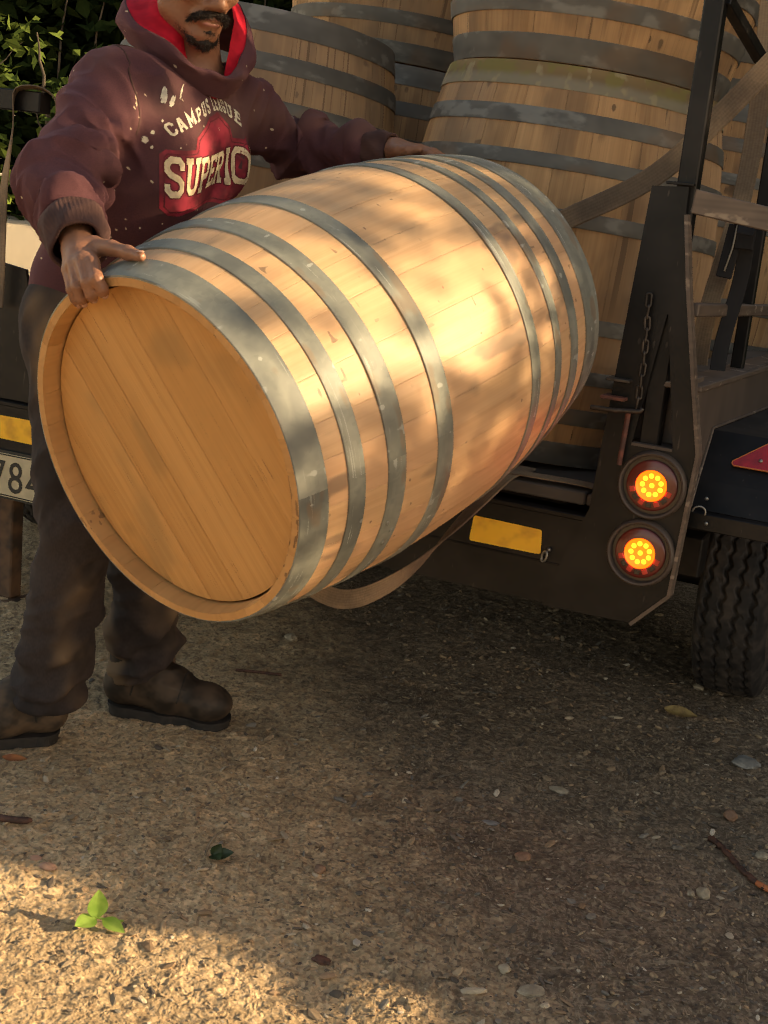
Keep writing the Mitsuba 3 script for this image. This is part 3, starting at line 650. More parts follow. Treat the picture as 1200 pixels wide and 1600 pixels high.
# ------------------------------------------------------------------ things lying on the ground
M['leaf_green'] = {'type': 'principledthin', 'base_color': proc(mottled((0.30, 0.44, 0.09), (0.22, 0.36, 0.06), 60)), 'roughness': 0.5, 'diff_trans': 0.7, 'spec_trans': 0.0}
M['leaf_dark'] = two(principled(mottled((0.030, 0.050, 0.014), (0.018, 0.028, 0.010), 60), 0.5))
M['leaf_dry'] = two(principled(mottled((0.26, 0.185, 0.065), (0.14, 0.09, 0.035), 60), 0.7))
M['leaf_rust'] = two(principled(mottled((0.30, 0.11, 0.035), (0.20, 0.07, 0.03), 60), 0.75))
M['twig_bark'] = two(principled(mottled((0.11, 0.048, 0.030), (0.045, 0.024, 0.018), 90), 0.75))
M['twig_grey'] = two(principled(mottled((0.20, 0.15, 0.10), (0.10, 0.075, 0.05), 60), 0.8))
M['stone_pale'] = two(principled(mottled((0.36, 0.30, 0.215), (0.22, 0.18, 0.125), 70), 0.8))
M['stone_brown'] = two(principled(mottled((0.24, 0.14, 0.085), (0.17, 0.10, 0.065), 70), 0.8))
M['stone_pink'] = two(principled(mottled((0.42, 0.24, 0.16), (0.32, 0.19, 0.13), 70), 0.8))
M['stone_grey'] = two(principled(mottled((0.24, 0.23, 0.21), (0.15, 0.145, 0.135), 70), 0.8))

def leaf_mesh(L, Wd, fold=.25, curl=.3, tip=1.0):
    u = np.linspace(0, 1, 9); v = np.linspace(-1, 1, 7)
    U, Vv = np.meshgrid(u, v, indexing='ij')
    half = Wd / 2 * np.sin(np.pi * np.clip(U, .02, .985) ** .8) ** .85
    x, y = U * L, Vv * half
    z = np.abs(y) * fold + curl * L * (U - .3) ** 2 * .5
    ii, jj = np.meshgrid(np.arange(8), np.arange(6), indexing='ij')
    q = np.stack([ii * 7 + jj, (ii + 1) * 7 + jj, (ii + 1) * 7 + jj + 1, ii * 7 + jj + 1], -1).reshape(-1, 4)
    return trimesh.Trimesh(np.stack([x, y, z], -1).reshape(-1, 3), np.vstack([q[:, [0, 1, 2]], q[:, [0, 2, 3]]]), process=False)
def lay(mesh, o, d, up):
    x = unit(d); y = unit(np.cross(up, x)); return place(mesh, o, x, y, np.cross(x, y))
def gp(x, y, dz=0.0): return V(x, y, float(ground_z(np.array([x]), np.array([y]))[0]) + dz)

o = gp(-.418, 2.068, .012)
sp = tag('leaf_sprig', 'bright green sprig of three leaves in the sunlit corner of the ground', 'sprig')
add(sp + '__leaf', lay(leaf_mesh(.056, .036, .3, .2), o, V(.02, .02, .98), V(.35, -.9, .1)), 'leaf_green', smooth=True)
add(sp + '__leaf', lay(leaf_mesh(.044, .034, .3, .2), o + V(0, -.004, 0), V(-.62, -.72, .02), V(-.1, -.5, .9)), 'leaf_green', smooth=True)
add(sp + '__leaf', lay(leaf_mesh(.050, .026, .3, -.2), o + V(.012, -.002, 0), V(.86, -.50, -.08), V(.1, -.5, .9)), 'leaf_green', smooth=True)
add(sp + '__stalk', tube([o + V(.045, .012, -.008), o + V(.02, .004, -.004), o, o + V(-.002, -.002, .004)], .0018, 6), 'leaf_green', smooth=True)
o = gp(-.255, 2.335, .006)
sp = tag('wilted_sprig', 'dark wilted sprig with a pale curved stalk in the middle foreground', 'sprig')
add(sp + '__leaf', lay(leaf_mesh(.042, .024, .4, .4), o, V(.95, .1, .18), V(0, -.6, .8)), 'leaf_dark', smooth=True)
add(sp + '__leaf', lay(leaf_mesh(.034, .026, .4, .4), o, V(.55, -.8, .15), V(0, -.3, .9)), 'leaf_dark', smooth=True)
add(sp + '__leaf', lay(leaf_mesh(.030, .022, .4, .4), o, V(.3, .1, .5), V(.2, -.9, .4)), 'leaf_dark', smooth=True)
add(sp + '__stalk', tube(spline([o + V(-.012, -.006, .001), o + V(-.006, .012, .024), o + V(.012, .036, .034), o + V(.050, .060, .010)], 16), .0026, 6), 'twig_grey', smooth=True)
tw = tag('broken_twig', 'reddish brown knobbly twig lying at the right edge of the ground', 'twig')
pts = spline([gp(.782, 2.653, .006), gp(.800, 2.590, .007), gp(.820, 2.520, .007), gp(.838, 2.480, .008), gp(.866, 2.452, .008)], 26)
add(tw + '__stem', tube(pts + .0012 * rng.normal(size=pts.shape), .0062 + .0010 * np.sin(np.arange(26) * 1.7), 9), 'twig_bark', smooth=True)
M['twig_raw'] = two(principled((0.42, 0.135, 0.05), 0.7))
add(tw + '__bare_patch', tube(pts[21:26] + V(0, -.0006, .0006), [.0060, .0066, .0067, .0063, .0035], 9), 'twig_raw', smooth=True)
add(tw + '__bare_patch', tube(pts[8:10] + V(0, -.0004, .0005), [.0064, .0064], 9), 'twig_raw', smooth=True)
tag(add('stick', tube(spline([gp(-.72, 2.40, .006), gp(-.66, 2.375, .009), gp(-.62, 2.385, .006)], 12), [.007] * 11 + [.003], 8), 'twig_bark', smooth=True), 'short dark stick at the left edge of the foreground', 'stick')
tag(add('stick', tube(spline([gp(-.34, 3.30, .004), gp(-.28, 3.295, .008), gp(-.22, 3.30, .004)], 12), .0035, 8), 'twig_bark', smooth=True), 'thin dark stick lying beyond the toe of the far boot', 'stick')
tag(add('dry_leaf', lay(leaf_mesh(.088, .034, .5, .35), gp(.800, 3.345, .012), V(.95, -.30, -.06), V(-.2, -.5, .85)), 'leaf_dry', smooth=True), 'yellow dry leaf lying in front of the trailer wheel', 'leaf')
tag(add('dry_leaf', lay(leaf_mesh(.055, .020, .2, .2), gp(-.765, 2.665, .006), V(.98, .0, .0), V(0, -.4, .9)), 'leaf_rust', smooth=True), 'rust coloured leaf on the ground in front of the near boot', 'leaf')
def rock(x, y, s, fl, mat, label, el=1.0, az=0.0):
    m = trimesh.creation.icosphere(2, 1.0); v = np.asarray(m.vertices)
    v = v * (1 + .5 * (meshkit.noise(v * 1.6 + x * 31 + y * 17, 3) - .5) + .22 * (meshkit.noise(v * 4 + x * 9, 4) - .5))[:, None]
    v = v * [s * el, s, s * fl]; c, q = math.cos(az), math.sin(az)
    v = v @ np.array([[c, q, 0], [-q, c, 0], [0, 0, 1]])
    m.vertices = v + gp(x, y, s * fl * .45); tag(add('stone', m, mat, smooth=25), label, 'stone')
rock(-.220, 3.574, .018, .7, 'stone_pale', 'pale round stone in the shade under the held barrel')
rock(.718, 2.412, .015, .9, 'stone_pale', 'pale pointed stone left of the broken twig')
rock(.692, 2.405, .008, .8, 'stone_pale', 'tiny pale stone touching the left of the pointed stone')
rock(.850, 2.765, .015, .95, 'stone_brown', 'round brown stone above the broken twig')
rock(.954, 3.062, .026, .55, 'stone_grey', 'grey angular stone below the trailer wheel', 1.3)
rock(.935, 3.55, .016, .6, 'stone_pale', 'pale stone touching the foot of the tyre')
rock(.345, 2.018, .016, .35, 'stone_pale', 'flat pale stone near the bottom edge of the picture', 1.5, .2)
rock(.300, 2.070, .011, .7, 'stone_pale', 'small upright pale stone just behind the flat pale one')
rock(-.548, 2.236, .011, .55, 'stone_pink', 'pinkish stone at the edge of the sunlit patch, nearer of two', 1.5, -.2)
rock(-.580, 2.265, .009, .6, 'stone_pink', 'pinkish stone at the edge of the sunlit patch, farther of two', 1.3)
rock(.880, 2.595, .014, .6, 'stone_pale', 'crumbly pale stone right of the broken twig')
rock(-.045, 2.325, .011, .9, 'stone_brown', 'small tan stone right of the wilted sprig')
rock(.186, 3.10, .009, .7, 'stone_pale', 'white pebble in the dark gravel below the barrel', 1.0)
rock(.30, 2.60, .010, .4, 'stone_grey', 'flat pale grey stone in the middle of the gravel', 1.9, .1)
rock(.47, 2.82, .013, .5, 'stone_pale', 'long white chip in the gravel below the lamps', 1.8, -.4)
rock(.36, 2.47, .013, .6, 'stone_brown', 'reddish stone in the middle of the right foreground', 1.4, .5)
rock(-.02, 2.045, .011, .5, 'twig_bark', 'dark clod beside the sunlit corner', 1.5, -.5)

# ------------------------------------------------------------------ trees, hedge
M['bark'] = two(principled(mottled((0.10, 0.075, 0.05), (0.05, 0.038, 0.028), 8), 0.9))
M['foliage'] = {'type': 'principledthin', 'base_color': {'type': 'mesh_attribute', 'name': 'vertex_color'}, 'roughness': 0.55, 'diff_trans': 0.55, 'spec_trans': 0.0}
def leaves(c, L, seed, green=((.045, .075, .018), (.10, .14, .035)), flat=0.35):
    """Leaf blades (two folded triangles each side) at the points c."""
    rg = np.random.default_rng(seed); n = len(c)
    d = rg.normal(size=(n, 3)); d[:, 2] *= .6; d /= np.linalg.norm(d, axis=1, keepdims=True)
    u = rg.normal(size=(n, 3)); u[:, 2] = np.abs(u[:, 2]) + flat
    w = np.cross(u, d); w /= np.linalg.norm(w, axis=1, keepdims=True); u = np.cross(d, w)
    l = L * rg.uniform(.7, 1.3, (n, 1)); h = l * rg.uniform(.24, .36, (n, 1))
    v = np.stack([c, c + d * l * .45 + w * h + u * h * .3, c + d * l, c + d * l * .45 - w * h + u * h * .3], 1)
    f = (np.array([[0, 1, 2], [0, 2, 3]])[None] + 4 * np.arange(n)[:, None, None]).reshape(-1, 3)
    t = rg.random((n, 1)) ** 1.3; col = np.array(green[0]) * (1 - t) + np.array(green[1]) * t
    return trimesh.Trimesh(v.reshape(-1, 3), f, process=False), np.repeat(col, 4, 0)
def limb(a, b, r0, r1, rg, n=9, wob=.06):
    t = np.linspace(0, 1, n)[:, None]; p = np.asarray(a) * (1 - t) + np.asarray(b) * t
    L = np.linalg.norm(np.asarray(b) - np.asarray(a)); p[1:-1] += rg.normal(size=(n - 2, 3)) * wob * L * .3
    return tube(p, np.linspace(r0, r1, n), 7)
def tree(name, label, group, foot, height, spread, nclump, per, L, seed, cat_='tree', low=.35, green=((.045, .075, .018), (.10, .14, .035)), trunk=.12, spots=None, nlimb=26):
    rg = np.random.default_rng(seed); foot = V(*foot)
    top = foot + V(rg.normal() * .2, rg.normal() * .2, height)
    key = num(name); tag(key, label, cat_, group)
    cl = []
    while len(cl) < nclump:
        q = rg.uniform(-1, 1, 3)
        if np.linalg.norm(q) < 1 and np.linalg.norm(q) > .25: cl.append(foot + V(0, 0, height * (low + (1 - low) / 2)) + q * V(spread, spread, height * (1 - low) / 2))
    limbs = [limb(foot - V(0, 0, .1), foot * .5 + top * .5, trunk, trunk * .6, rg), limb(foot * .5 + top * .5, top - V(0, 0, .1 * height), trunk * .6, trunk * .15, rg)]
    for q in cl[:: max(1, nclump // nlimb)]:
        z = np.clip((q[2] - foot[2]) / height - .22, .15, .85)
        limbs.append(limb(foot + (top - foot) * z, q, trunk * .28, trunk * .06, rg))
    add(key + '__trunk', cat(limbs), 'bark', smooth=True)
    r = rg.uniform(.55, 1.15, nclump) * spread * .33
    pts = np.concatenate([q + rg.normal(size=(per, 3)) * rr * np.array([.6, .6, .42]) for q, rr in zip(cl, r)])
    if spots is not None: pts = pts[~spots(pts)]
    m, col = leaves(pts, L, seed + 1, green)
    add(key + '__crown', m, 'foliage', color=col)
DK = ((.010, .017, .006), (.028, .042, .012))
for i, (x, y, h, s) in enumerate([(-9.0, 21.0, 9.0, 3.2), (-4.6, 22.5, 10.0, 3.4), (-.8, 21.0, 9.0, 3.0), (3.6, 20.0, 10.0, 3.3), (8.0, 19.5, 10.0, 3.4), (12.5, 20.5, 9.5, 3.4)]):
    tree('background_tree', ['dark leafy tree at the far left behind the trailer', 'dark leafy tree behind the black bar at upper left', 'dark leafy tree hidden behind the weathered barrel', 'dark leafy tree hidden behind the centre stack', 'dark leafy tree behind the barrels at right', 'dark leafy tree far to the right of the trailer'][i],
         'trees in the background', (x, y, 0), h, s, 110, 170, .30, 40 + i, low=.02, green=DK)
def hedge(name, label, x0, x1, y0, y1, top, n, L, seed, green):
    rg = np.random.default_rng(seed); key = tag(num(name), label, 'hedge')
    p = rg.uniform((x0, y0, 0), (x1, y1, 1), (n, 3)); p[:, 2] = p[:, 2] * (top(p) + .25 * (meshkit.fbm(p * 2.2 * V(1, 1, 0), 3, seed) - .5))
    labels[key + '__stems'] = {'kind': 'stuff'}; labels[key + '__foliage'] = {'kind': 'stuff'}
    st = [limb((x, y, -.05), (x + rg.normal() * .12, y + rg.normal() * .12, float(top(np.array([[x, y, 0]]))[0]) * .8), .03, .008, rg) for x, y in rg.uniform((x0, y0), (x1, y1), (26, 2))]
    add(key + '__stems', cat(st), 'bark', smooth=True)
    m, col = leaves(p, L, seed + 1, green); add(key + '__foliage', m, 'foliage', color=col)
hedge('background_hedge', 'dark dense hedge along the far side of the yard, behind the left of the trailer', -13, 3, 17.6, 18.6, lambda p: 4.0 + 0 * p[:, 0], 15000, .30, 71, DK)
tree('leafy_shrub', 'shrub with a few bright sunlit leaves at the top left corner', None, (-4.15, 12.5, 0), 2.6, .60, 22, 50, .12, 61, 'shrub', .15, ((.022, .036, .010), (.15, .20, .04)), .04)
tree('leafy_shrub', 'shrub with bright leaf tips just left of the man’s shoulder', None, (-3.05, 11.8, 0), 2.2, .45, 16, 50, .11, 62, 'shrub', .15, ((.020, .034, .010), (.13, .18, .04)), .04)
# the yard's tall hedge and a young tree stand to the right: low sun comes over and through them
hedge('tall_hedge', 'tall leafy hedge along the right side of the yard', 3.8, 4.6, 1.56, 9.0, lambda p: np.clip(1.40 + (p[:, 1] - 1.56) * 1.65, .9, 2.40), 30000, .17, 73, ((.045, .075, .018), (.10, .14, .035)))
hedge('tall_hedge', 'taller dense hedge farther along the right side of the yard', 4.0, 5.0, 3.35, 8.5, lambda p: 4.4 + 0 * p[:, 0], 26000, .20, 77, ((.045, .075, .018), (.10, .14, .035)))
GAPS = np.array([(0.03, 2.30, 1.13, .06), (.02, 2.24, 1.06, .05), (.20, 2.50, 1.09, .05), (.10, 2.42, 1.20, .05), (-.16, 2.08, 1.10, .05), (.12, 2.36, 1.13, .06), (.06, 2.26, 1.02, .05), (-.02, 2.12, 1.03, .05), (-0.038, 2.176, 1.120, 0.105), (-0.087, 2.203, 1.174, 0.060), (-0.150, 2.194, 1.188, 0.045), (-0.200, 2.014, 1.047, 0.055), (-0.156, 2.005, 0.999, 0.050), (-0.268, 2.099, 1.142, 0.035), (-0.127, 2.061, 1.053, 0.040), (0.081, 2.349, 1.193, 0.065), (0.122, 2.286, 1.073, 0.085), (0.060, 2.184, 0.994, 0.040), (0.199, 2.589, 1.272, 0.045), (0.179, 2.411, 1.155, 0.050), (0.271, 2.535, 1.154, 0.040), (0.258, 2.448, 1.021, 0.050), (-0.069, 2.101, 1.054, 0.040), (0.147, 2.621, 1.313, 0.030), (-0.612, 2.581, 1.329, 0.070), (-0.615, 2.658, 1.383, 0.060), (-0.574, 2.575, 1.304, 0.050), (-0.667, 2.646, 1.377, 0.030), (-0.430, 2.737, 1.330, 0.070), (-0.429, 2.775, 1.358, 0.060), (-0.530, 2.721, 1.389, 0.060), (-0.436, 2.765, 1.473, 0.050), (-0.408, 2.791, 1.574, 0.050), (-0.402, 2.830, 1.487, 0.040), (-0.515, 2.213, 1.151, 0.050), (-0.474, 2.171, 1.148, 0.040), (-0.634, 2.487, 1.286, 0.040), (-0.130, 3.256, 1.529, 0.070), (-0.166, 3.235, 1.454, 0.050), (-0.124, 3.275, 1.602, 0.050), (-0.241, 3.271, 1.589, 0.040)])
def sunny(p):
    out = np.zeros(len(p), bool)
    for x, y, z, r in GAPS * V(1, 1, 1, .74):
        d = p + .03 - V(x, y, z); t = d @ SUN; out |= np.linalg.norm(d - t[:, None] * SUN, axis=1) < r
    return out
tree('young_tree', 'young tree with an open crown beside the tall hedge', None, (4.75, 2.3, 0), 3.75, .95, 78, 150, .080, 81, 'tree', .52, ((.05, .08, .02), (.10, .14, .035)), .04, spots=sunny, nlimb=9)
# ------------------------------------------------------------------ the man: bodies and clothes are smooth unions of limbs, meshed by surface nets
def surface_nets(D, lo, h):
    s = D < 0
    c = np.zeros(tuple(np.array(D.shape) - 1), np.int8)
    for o in np.ndindex(2, 2, 2): c += s[o[0]:o[0] + c.shape[0], o[1]:o[1] + c.shape[1], o[2]:o[2] + c.shape[2]]
    cells = np.argwhere((c > 0) & (c < 8))
    idx = np.full(c.shape, -1, np.int32); idx[tuple(cells.T)] = np.arange(len(cells))
    acc, cnt = np.zeros((len(cells), 3)), np.zeros(len(cells))
    val = {o: D[cells[:, 0] + o[0], cells[:, 1] + o[1], cells[:, 2] + o[2]] for o in np.ndindex(2, 2, 2)}
    for o in np.ndindex(2, 2, 2):
        for k in range(3):
            if o[k] == 0:
                p = list(o); p[k] = 1; a, b = val[o], val[tuple(p)]
                on = (a < 0) != (b < 0); t = a[on] / (a[on] - b[on])
                q = np.tile(np.array(o, float), (on.sum(), 1)); q[:, k] += t
                acc[on] += q; cnt[on] += 1
    v = lo + (cells + acc / cnt[:, None]) * h
    F = []
    for k in range(3):
        i, j = (k + 1) % 3, (k + 2) % 3
        sl0, sl1 = [slice(1, -1)] * 3, [slice(1, -1)] * 3
        sl0[k], sl1[k] = slice(0, -1), slice(1, None)
        sl = [slice(1, -1)] * 3
        a, b = s[tuple(sl0)], s[tuple(sl1)]
        e = np.argwhere(a != b); inside = a[tuple(e.T)]
        base = e.copy(); base[:, i] += 1; base[:, j] += 1          # lattice point of the edge's start
        def cell(di, dj):
            q = base.copy(); q[:, i] -= di; q[:, j] -= dj; return idx[tuple(q.T)]
        q = np.stack([cell(1, 1), cell(0, 1), cell(0, 0), cell(1, 0)], 1)
        q[~inside] = q[~inside][:, ::-1]
        F.append(q)
    q = np.vstack(F); q = q[(q >= 0).all(1)]
    return v, np.vstack([q[:, [0, 1, 2]], q[:, [0, 2, 3]]])

class Blob:
    def __init__(s, lo, hi, h):
        s.lo, s.h = V(*lo), h; s.n = np.ceil((V(*hi) - s.lo) / h).astype(int) + 1
        s.D = np.full(tuple(s.n), 0.25, np.float32)
    def part(s, lo, hi, m):
        i0 = np.clip(np.floor((lo - m - s.lo) / s.h).astype(int), 0, s.n - 1); i1 = np.clip(np.ceil((hi + m - s.lo) / s.h).astype(int) + 1, 1, s.n)
        sl = tuple(slice(a, b) for a, b in zip(i0, i1))
        X = np.stack(np.meshgrid(*[s.lo[k] + s.h * np.arange(i0[k], i1[k]) for k in range(3)], indexing='ij'), -1)
        return sl, X
    def put(s, sl, d, k, cut=False):
        a = s.D[sl]; d = d.astype(np.float32)
        if cut: d = -d; hh = np.clip(.5 - .5 * (d - a) / k, 0, 1) if False else None; s.D[sl] = np.maximum(a, d); return
        hh = np.clip(.5 + .5 * (a - d) / k, 0, 1); s.D[sl] = a * (1 - hh) + d * hh - k * hh * (1 - hh)
    def cap(s, a, b, ra, rb=None, k=.02):
        a, b = np.asarray(a, float), np.asarray(b, float); rb = ra if rb is None else rb; m = max(ra, rb)
        sl, X = s.part(np.minimum(a, b) - m, np.maximum(a, b) + m, k + 2 * s.h)
        t = np.clip(((X - a) @ (b - a)) / max((b - a) @ (b - a), 1e-12), 0, 1)
        s.put(sl, np.linalg.norm(X - a - t[..., None] * (b - a), axis=-1) - (ra + (rb - ra) * t), k); return s
    def ell(s, c, r, ax=None, k=.02, cut=False):
        c, r = np.asarray(c, float), np.asarray(r, float); A = np.eye(3) if ax is None else np.array(ax)
        e = np.abs(A.T) @ r if ax is not None else r
        sl, X = s.part(c - e, c + e, k + 2 * s.h)
        q = (X - c) @ A.T; k0 = np.linalg.norm(q / r, axis=-1); k1 = np.linalg.norm(q / r ** 2, axis=-1) + 1e-9
        s.put(sl, k0 * (k0 - 1) / k1, k, cut); return s
    def mesh(s): return surface_nets(s.D, s.lo, s.h)

def vnormals(v, f):
    n = np.zeros_like(v); fn = np.cross(v[f[:, 1]] - v[f[:, 0]], v[f[:, 2]] - v[f[:, 0]])
    for k in range(3): np.add.at(n, f[:, k], fn)
    return n / np.maximum(np.linalg.norm(n, axis=1, keepdims=True), 1e-12)
def relax(v, f, n=2, lam=.5):
    e = np.vstack([f[:, [0, 1]], f[:, [1, 2]], f[:, [2, 0]]]); e = np.vstack([e, e[:, ::-1]])
    for _ in range(n):
        a, c = np.zeros_like(v), np.zeros(len(v)); np.add.at(a, e[:, 0], v[e[:, 1]]); np.add.at(c, e[:, 0], 1)
        v = v + lam * (a / np.maximum(c, 1)[:, None] - v)
    return v

J = {k: V(*v) for k, v in dict(
    shR=(-.608, 2.729, 1.416), shL=(-.432, 2.962, 1.418), elR=(-.652, 2.490, 1.236), wrR=(-.551, 2.247, 1.142), elL=(-.300, 3.125, 1.335), wrL=(-.066, 2.965, 1.356),
    chR=(-.560, 2.760, 1.325), chL=(-.482, 2.895, 1.335), beR=(-.608, 2.760, 1.149), beL=(-.545, 2.905, 1.150), hipR=(-.676, 2.735, .937), hipL=(-.615, 2.925, .915),
    knR=(-.634, 2.692, .549), knL=(-.515, 2.865, .527), anR=(-.690, 2.752, .125), anL=(-.529, 2.985, .105), neck=(-.489, 2.90, 1.452),
    iM=(-.506, 2.156, 1.129), iP=(-.489, 2.120, 1.109), iD=(-.480, 2.121, 1.095), iT=(-.480, 2.132, 1.086), mM=(-.526, 2.166, 1.129), mP=(-.506, 2.126, 1.102), mD=(-.500, 2.130, 1.084), mT=(-.499, 2.141, 1.076),
    rM=(-.542, 2.178, 1.122), rP=(-.525, 2.142, 1.091), rD=(-.520, 2.147, 1.074), rT=(-.519, 2.158, 1.065), lM=(-.554, 2.192, 1.110), lP=(-.539, 2.162, 1.083), lD=(-.534, 2.166, 1.069), lT=(-.532, 2.176, 1.060),
    tC=(-.520, 2.220, 1.150), tM=(-.482, 2.182, 1.154), tI=(-.450, 2.155, 1.152), tT=(-.424, 2.128, 1.151)).items()}
MAN = tag('person', 'man in a paint-spattered maroon hoodie and dark trousers gripping the tilted barrel with both hands', 'person')

# head frame: F the way the face looks, U up, S towards his left
F_ = unit((.584, -.726, -.330)); U_ = unit(V(0, 0, 1) - F_ * F_[2]); S_ = np.cross(U_, F_)
HC = V(-.486, 2.832, 1.655)
def hp_(s, u, f): return HC + s * S_ + u * U_ + f * F_
HA = [S_, U_, F_]
b = Blob((-.80, 2.02, 1.00), (.09, 3.24, 1.83), .0040)
b.ell(hp_(0, .022, -.012), (.073, .092, .098), HA, .02)
b.ell(hp_(0, -.040, .022), (.060, .075, .070), HA, .03)
for s in (-1, 1):
    b.cap(hp_(s * .056, -.030, -.005), hp_(s * .050, -.074, .010), .018, .016, .025)      # jaw
    b.cap(hp_(s * .050, -.074, .010), hp_(s * .016, -.106, .070), .017, .015, .022)
    b.ell(hp_(s * .040, -.022, .064), (.024, .018, .022), HA, .02)                            # cheekbone
    b.cap(hp_(s * .012, .020, .088), hp_(s * .046, .024, .074), .011, .009, .012)           # brow
    b.ell(hp_(s * .077, -.008, -.012), (.010, .032, .020), HA, .008)                          # ear
    b.ell(hp_(s * .014, -.038, .098), (.0095, .008, .012), HA, .006)                          # nostril
    b.cap(hp_(s * .016, -.046, .089), hp_(s * .030, -.066, .083), .009, .008, .012)          # cheek fold
b.cap(hp_(0, .010, .088), hp_(0, -.030, .113), .0095, .0125, .008)                             # nose
b.cap(hp_(-.010, -.034, .106), hp_(.010, -.034, .106), .011, .011, .006)
b.cap(hp_(-.020, -.0640, .091), hp_(.020, -.0640, .091), .006, .006, .006); b.cap(hp_(0, -.0625, .096), hp_(0, -.0635, .096), .0075, .0075, .005)
b.cap(hp_(-.017, -.0745, .090), hp_(.017, -.0745, .090), .0068, .0068, .006); b.ell(hp_(0, -.0750, .094), (.013, .0068, .007), HA, .004)
b.ell(hp_(0, -.100, .078), (.024, .018, .020), HA, .016)                                       # chin
for s in (-1, 1): b.ell(hp_(s * .031, .002, .092), (.017, .011, .016), HA, cut=True)
b.cap(hp_(0, -.060, -.020), J['neck'] + V(0, .005, -.04), .054, .066, .03)
b.cap(J['neck'] + V(0, 0, -.06), .5 * (J['chR'] + J['chL']), .08, .11, .04)
b.cap(J['shR'], J['shL'], .045, .045, .04); b.cap(J['chR'], J['chL'], .09, .08, .04)
for sd in 'RL': b.cap(J['sh' + sd], J['el' + sd], .046, .040, .02); b.cap(J['el' + sd], J['wr' + sd], .040, .027, .02)
def finger(js, rs, k=.006):
    for i in range(len(js) - 1): b.cap(js[i], js[i + 1], rs[i], rs[i + 1], k)
wr = J['wrR']
for q, r in (('i', .0105), ('m', .0108), ('r', .0102), ('l', .0090)):
    base = wr + (J[q + 'M'] - wr) * .12 + (J[q + 'M'] - J['mM']) * .25
    b.cap(base, J[q + 'M'], .017, r + .0020, .012)
    finger([J[q + 'M'], J[q + 'P'], J[q + 'D'], J[q + 'T']], [r + .0012, r, r - .0008, r - .0016], .004)
b.cap(wr + (J['tC'] - wr) * .3, J['tC'], .020, .017, .014); finger([J['tC'], J['tM'], J['tI'], J['tT']], [.0165, .0125, .0115, .0088], .007)
b.cap(J['wrR'], .5 * (J['wrR'] + J['mM']), .024, .022, .012)
# the far hand lies flat on the far end of the barrel
wl = J['wrL']; hl = {}
hd = unit(V(.80, -.58, .02)); hs = unit(np.cross(V(0, 0, 1), hd))               # along the hand; across, towards his thumb side
for i, q in enumerate('imrl'):
    o = wl + hd * (.078 - .003 * i) + hs * (-.028 + .019 * i) + V(0, 0, .006 - .004 * abs(i - 1))
    b.cap(wl + hd * .012 + hs * (-.012 + .008 * i), o, .018, .0115, .014)
    finger([o, o + hd * .036 + V(0, 0, -.004), o + hd * .058 + V(0, 0, -.014), o + hd * .072 + V(0, 0, -.026)], [.0110, .0100, .0092, .0080], .004)
finger([wl + hd * .016 - hs * .022, wl + hd * .048 - hs * .048, wl + hd * .078 - hs * .054 + V(0, 0, .002), wl + hd * .102 - hs * .050 + V(0, 0, .006)], [.017, .0120, .0112, .0085], .007)
v, f = b.mesh(); v = relax(v, f, 2, .4)
def skin(p, n, uv):
    a = fbm(p.x * 40.0, p.y * 40.0, p.z * 40.0, 3); bb = fbm(p.x * 220.0, p.y * 220.0, p.z * 220.0, 2)
    c = mix((0.265, 0.125, 0.070), (0.185, 0.082, 0.046), dr.clip(.7 * a + .5 * bb - .1, 0, 1))
    return c
def skin_bump(p, n, uv): return fbm(p.x * 260.0, p.y * 260.0, p.z * 260.0, 3)
M['skin'] = two(bump(skin_bump, .0011, principled(skin, .46, specular=.4)))
add(MAN + '__body', (v, f), 'skin', smooth=True)
M['lip_skin'] = two(principled((.30, .125, .095), .38, specular=.5))
M['hair_black'] = two(principled((.026, .018, .014), .65, specular=.25))
M['eye_white'] = two(principled((.62, .56, .50), .2)); M['eye_dark'] = two(principled((.02, .012, .01), .15))
lipm = trimesh.creation.icosphere(3, 1.0); lv = np.asarray(lipm.vertices)
add(MAN + '__lips', cat([place(trimesh.Trimesh(lv * s, lipm.faces, process=False), hp_(*o), *HA) for s, o in (((.0185, .0062, .0068), (0, -.0742, .0945)), ((.0175, .0050, .0058), (0, -.0636, .0962)))]), 'lip_skin', smooth=True)
for s in (-1, 1):
    e = add(MAN + '__eye', place(trimesh.creation.icosphere(2, .0118), hp_(s * .031, .002, .0745), *HA), 'eye_white', smooth=True)
    add(e + '__iris', place(lathe([(.0058, .0103), (.003, .0117), (0, .0120)], 16), hp_(s * .031, .002, .0745), S_, U_, F_), 'eye_dark', smooth=True)
M['nail'] = two(principled((.36, .20, .14), .3, specular=.5))
nm_ = trimesh.creation.icosphere(2, 1.0)
for t_, m_, o_ in (('tT', 'tI', V(.1, -.3, .9)), ('iT', 'iD', V(.3, -.9, .2)), ('mT', 'mD', V(.3, -.9, .2)), ('rT', 'rD', V(.3, -.9, .2)), ('lT', 'lD', V(.3, -.9, .2))):
    x_ = unit(J[t_] - J[m_]); z_ = unit(o_ - x_ * (o_ @ x_)); y_ = np.cross(z_, x_); r_ = .0078 if t_ == 'tT' else .0072
    nv_ = np.asarray(nm_.vertices) * ([.0060, .0052, .0016] if t_ != 'tT' else [.0072, .0062, .0018])
    add(MAN + '__nail', place(trimesh.Trimesh(nv_, nm_.faces, process=False), J[t_] + z_ * r_ - x_ * .001, x_, y_, z_), 'nail', smooth=True)
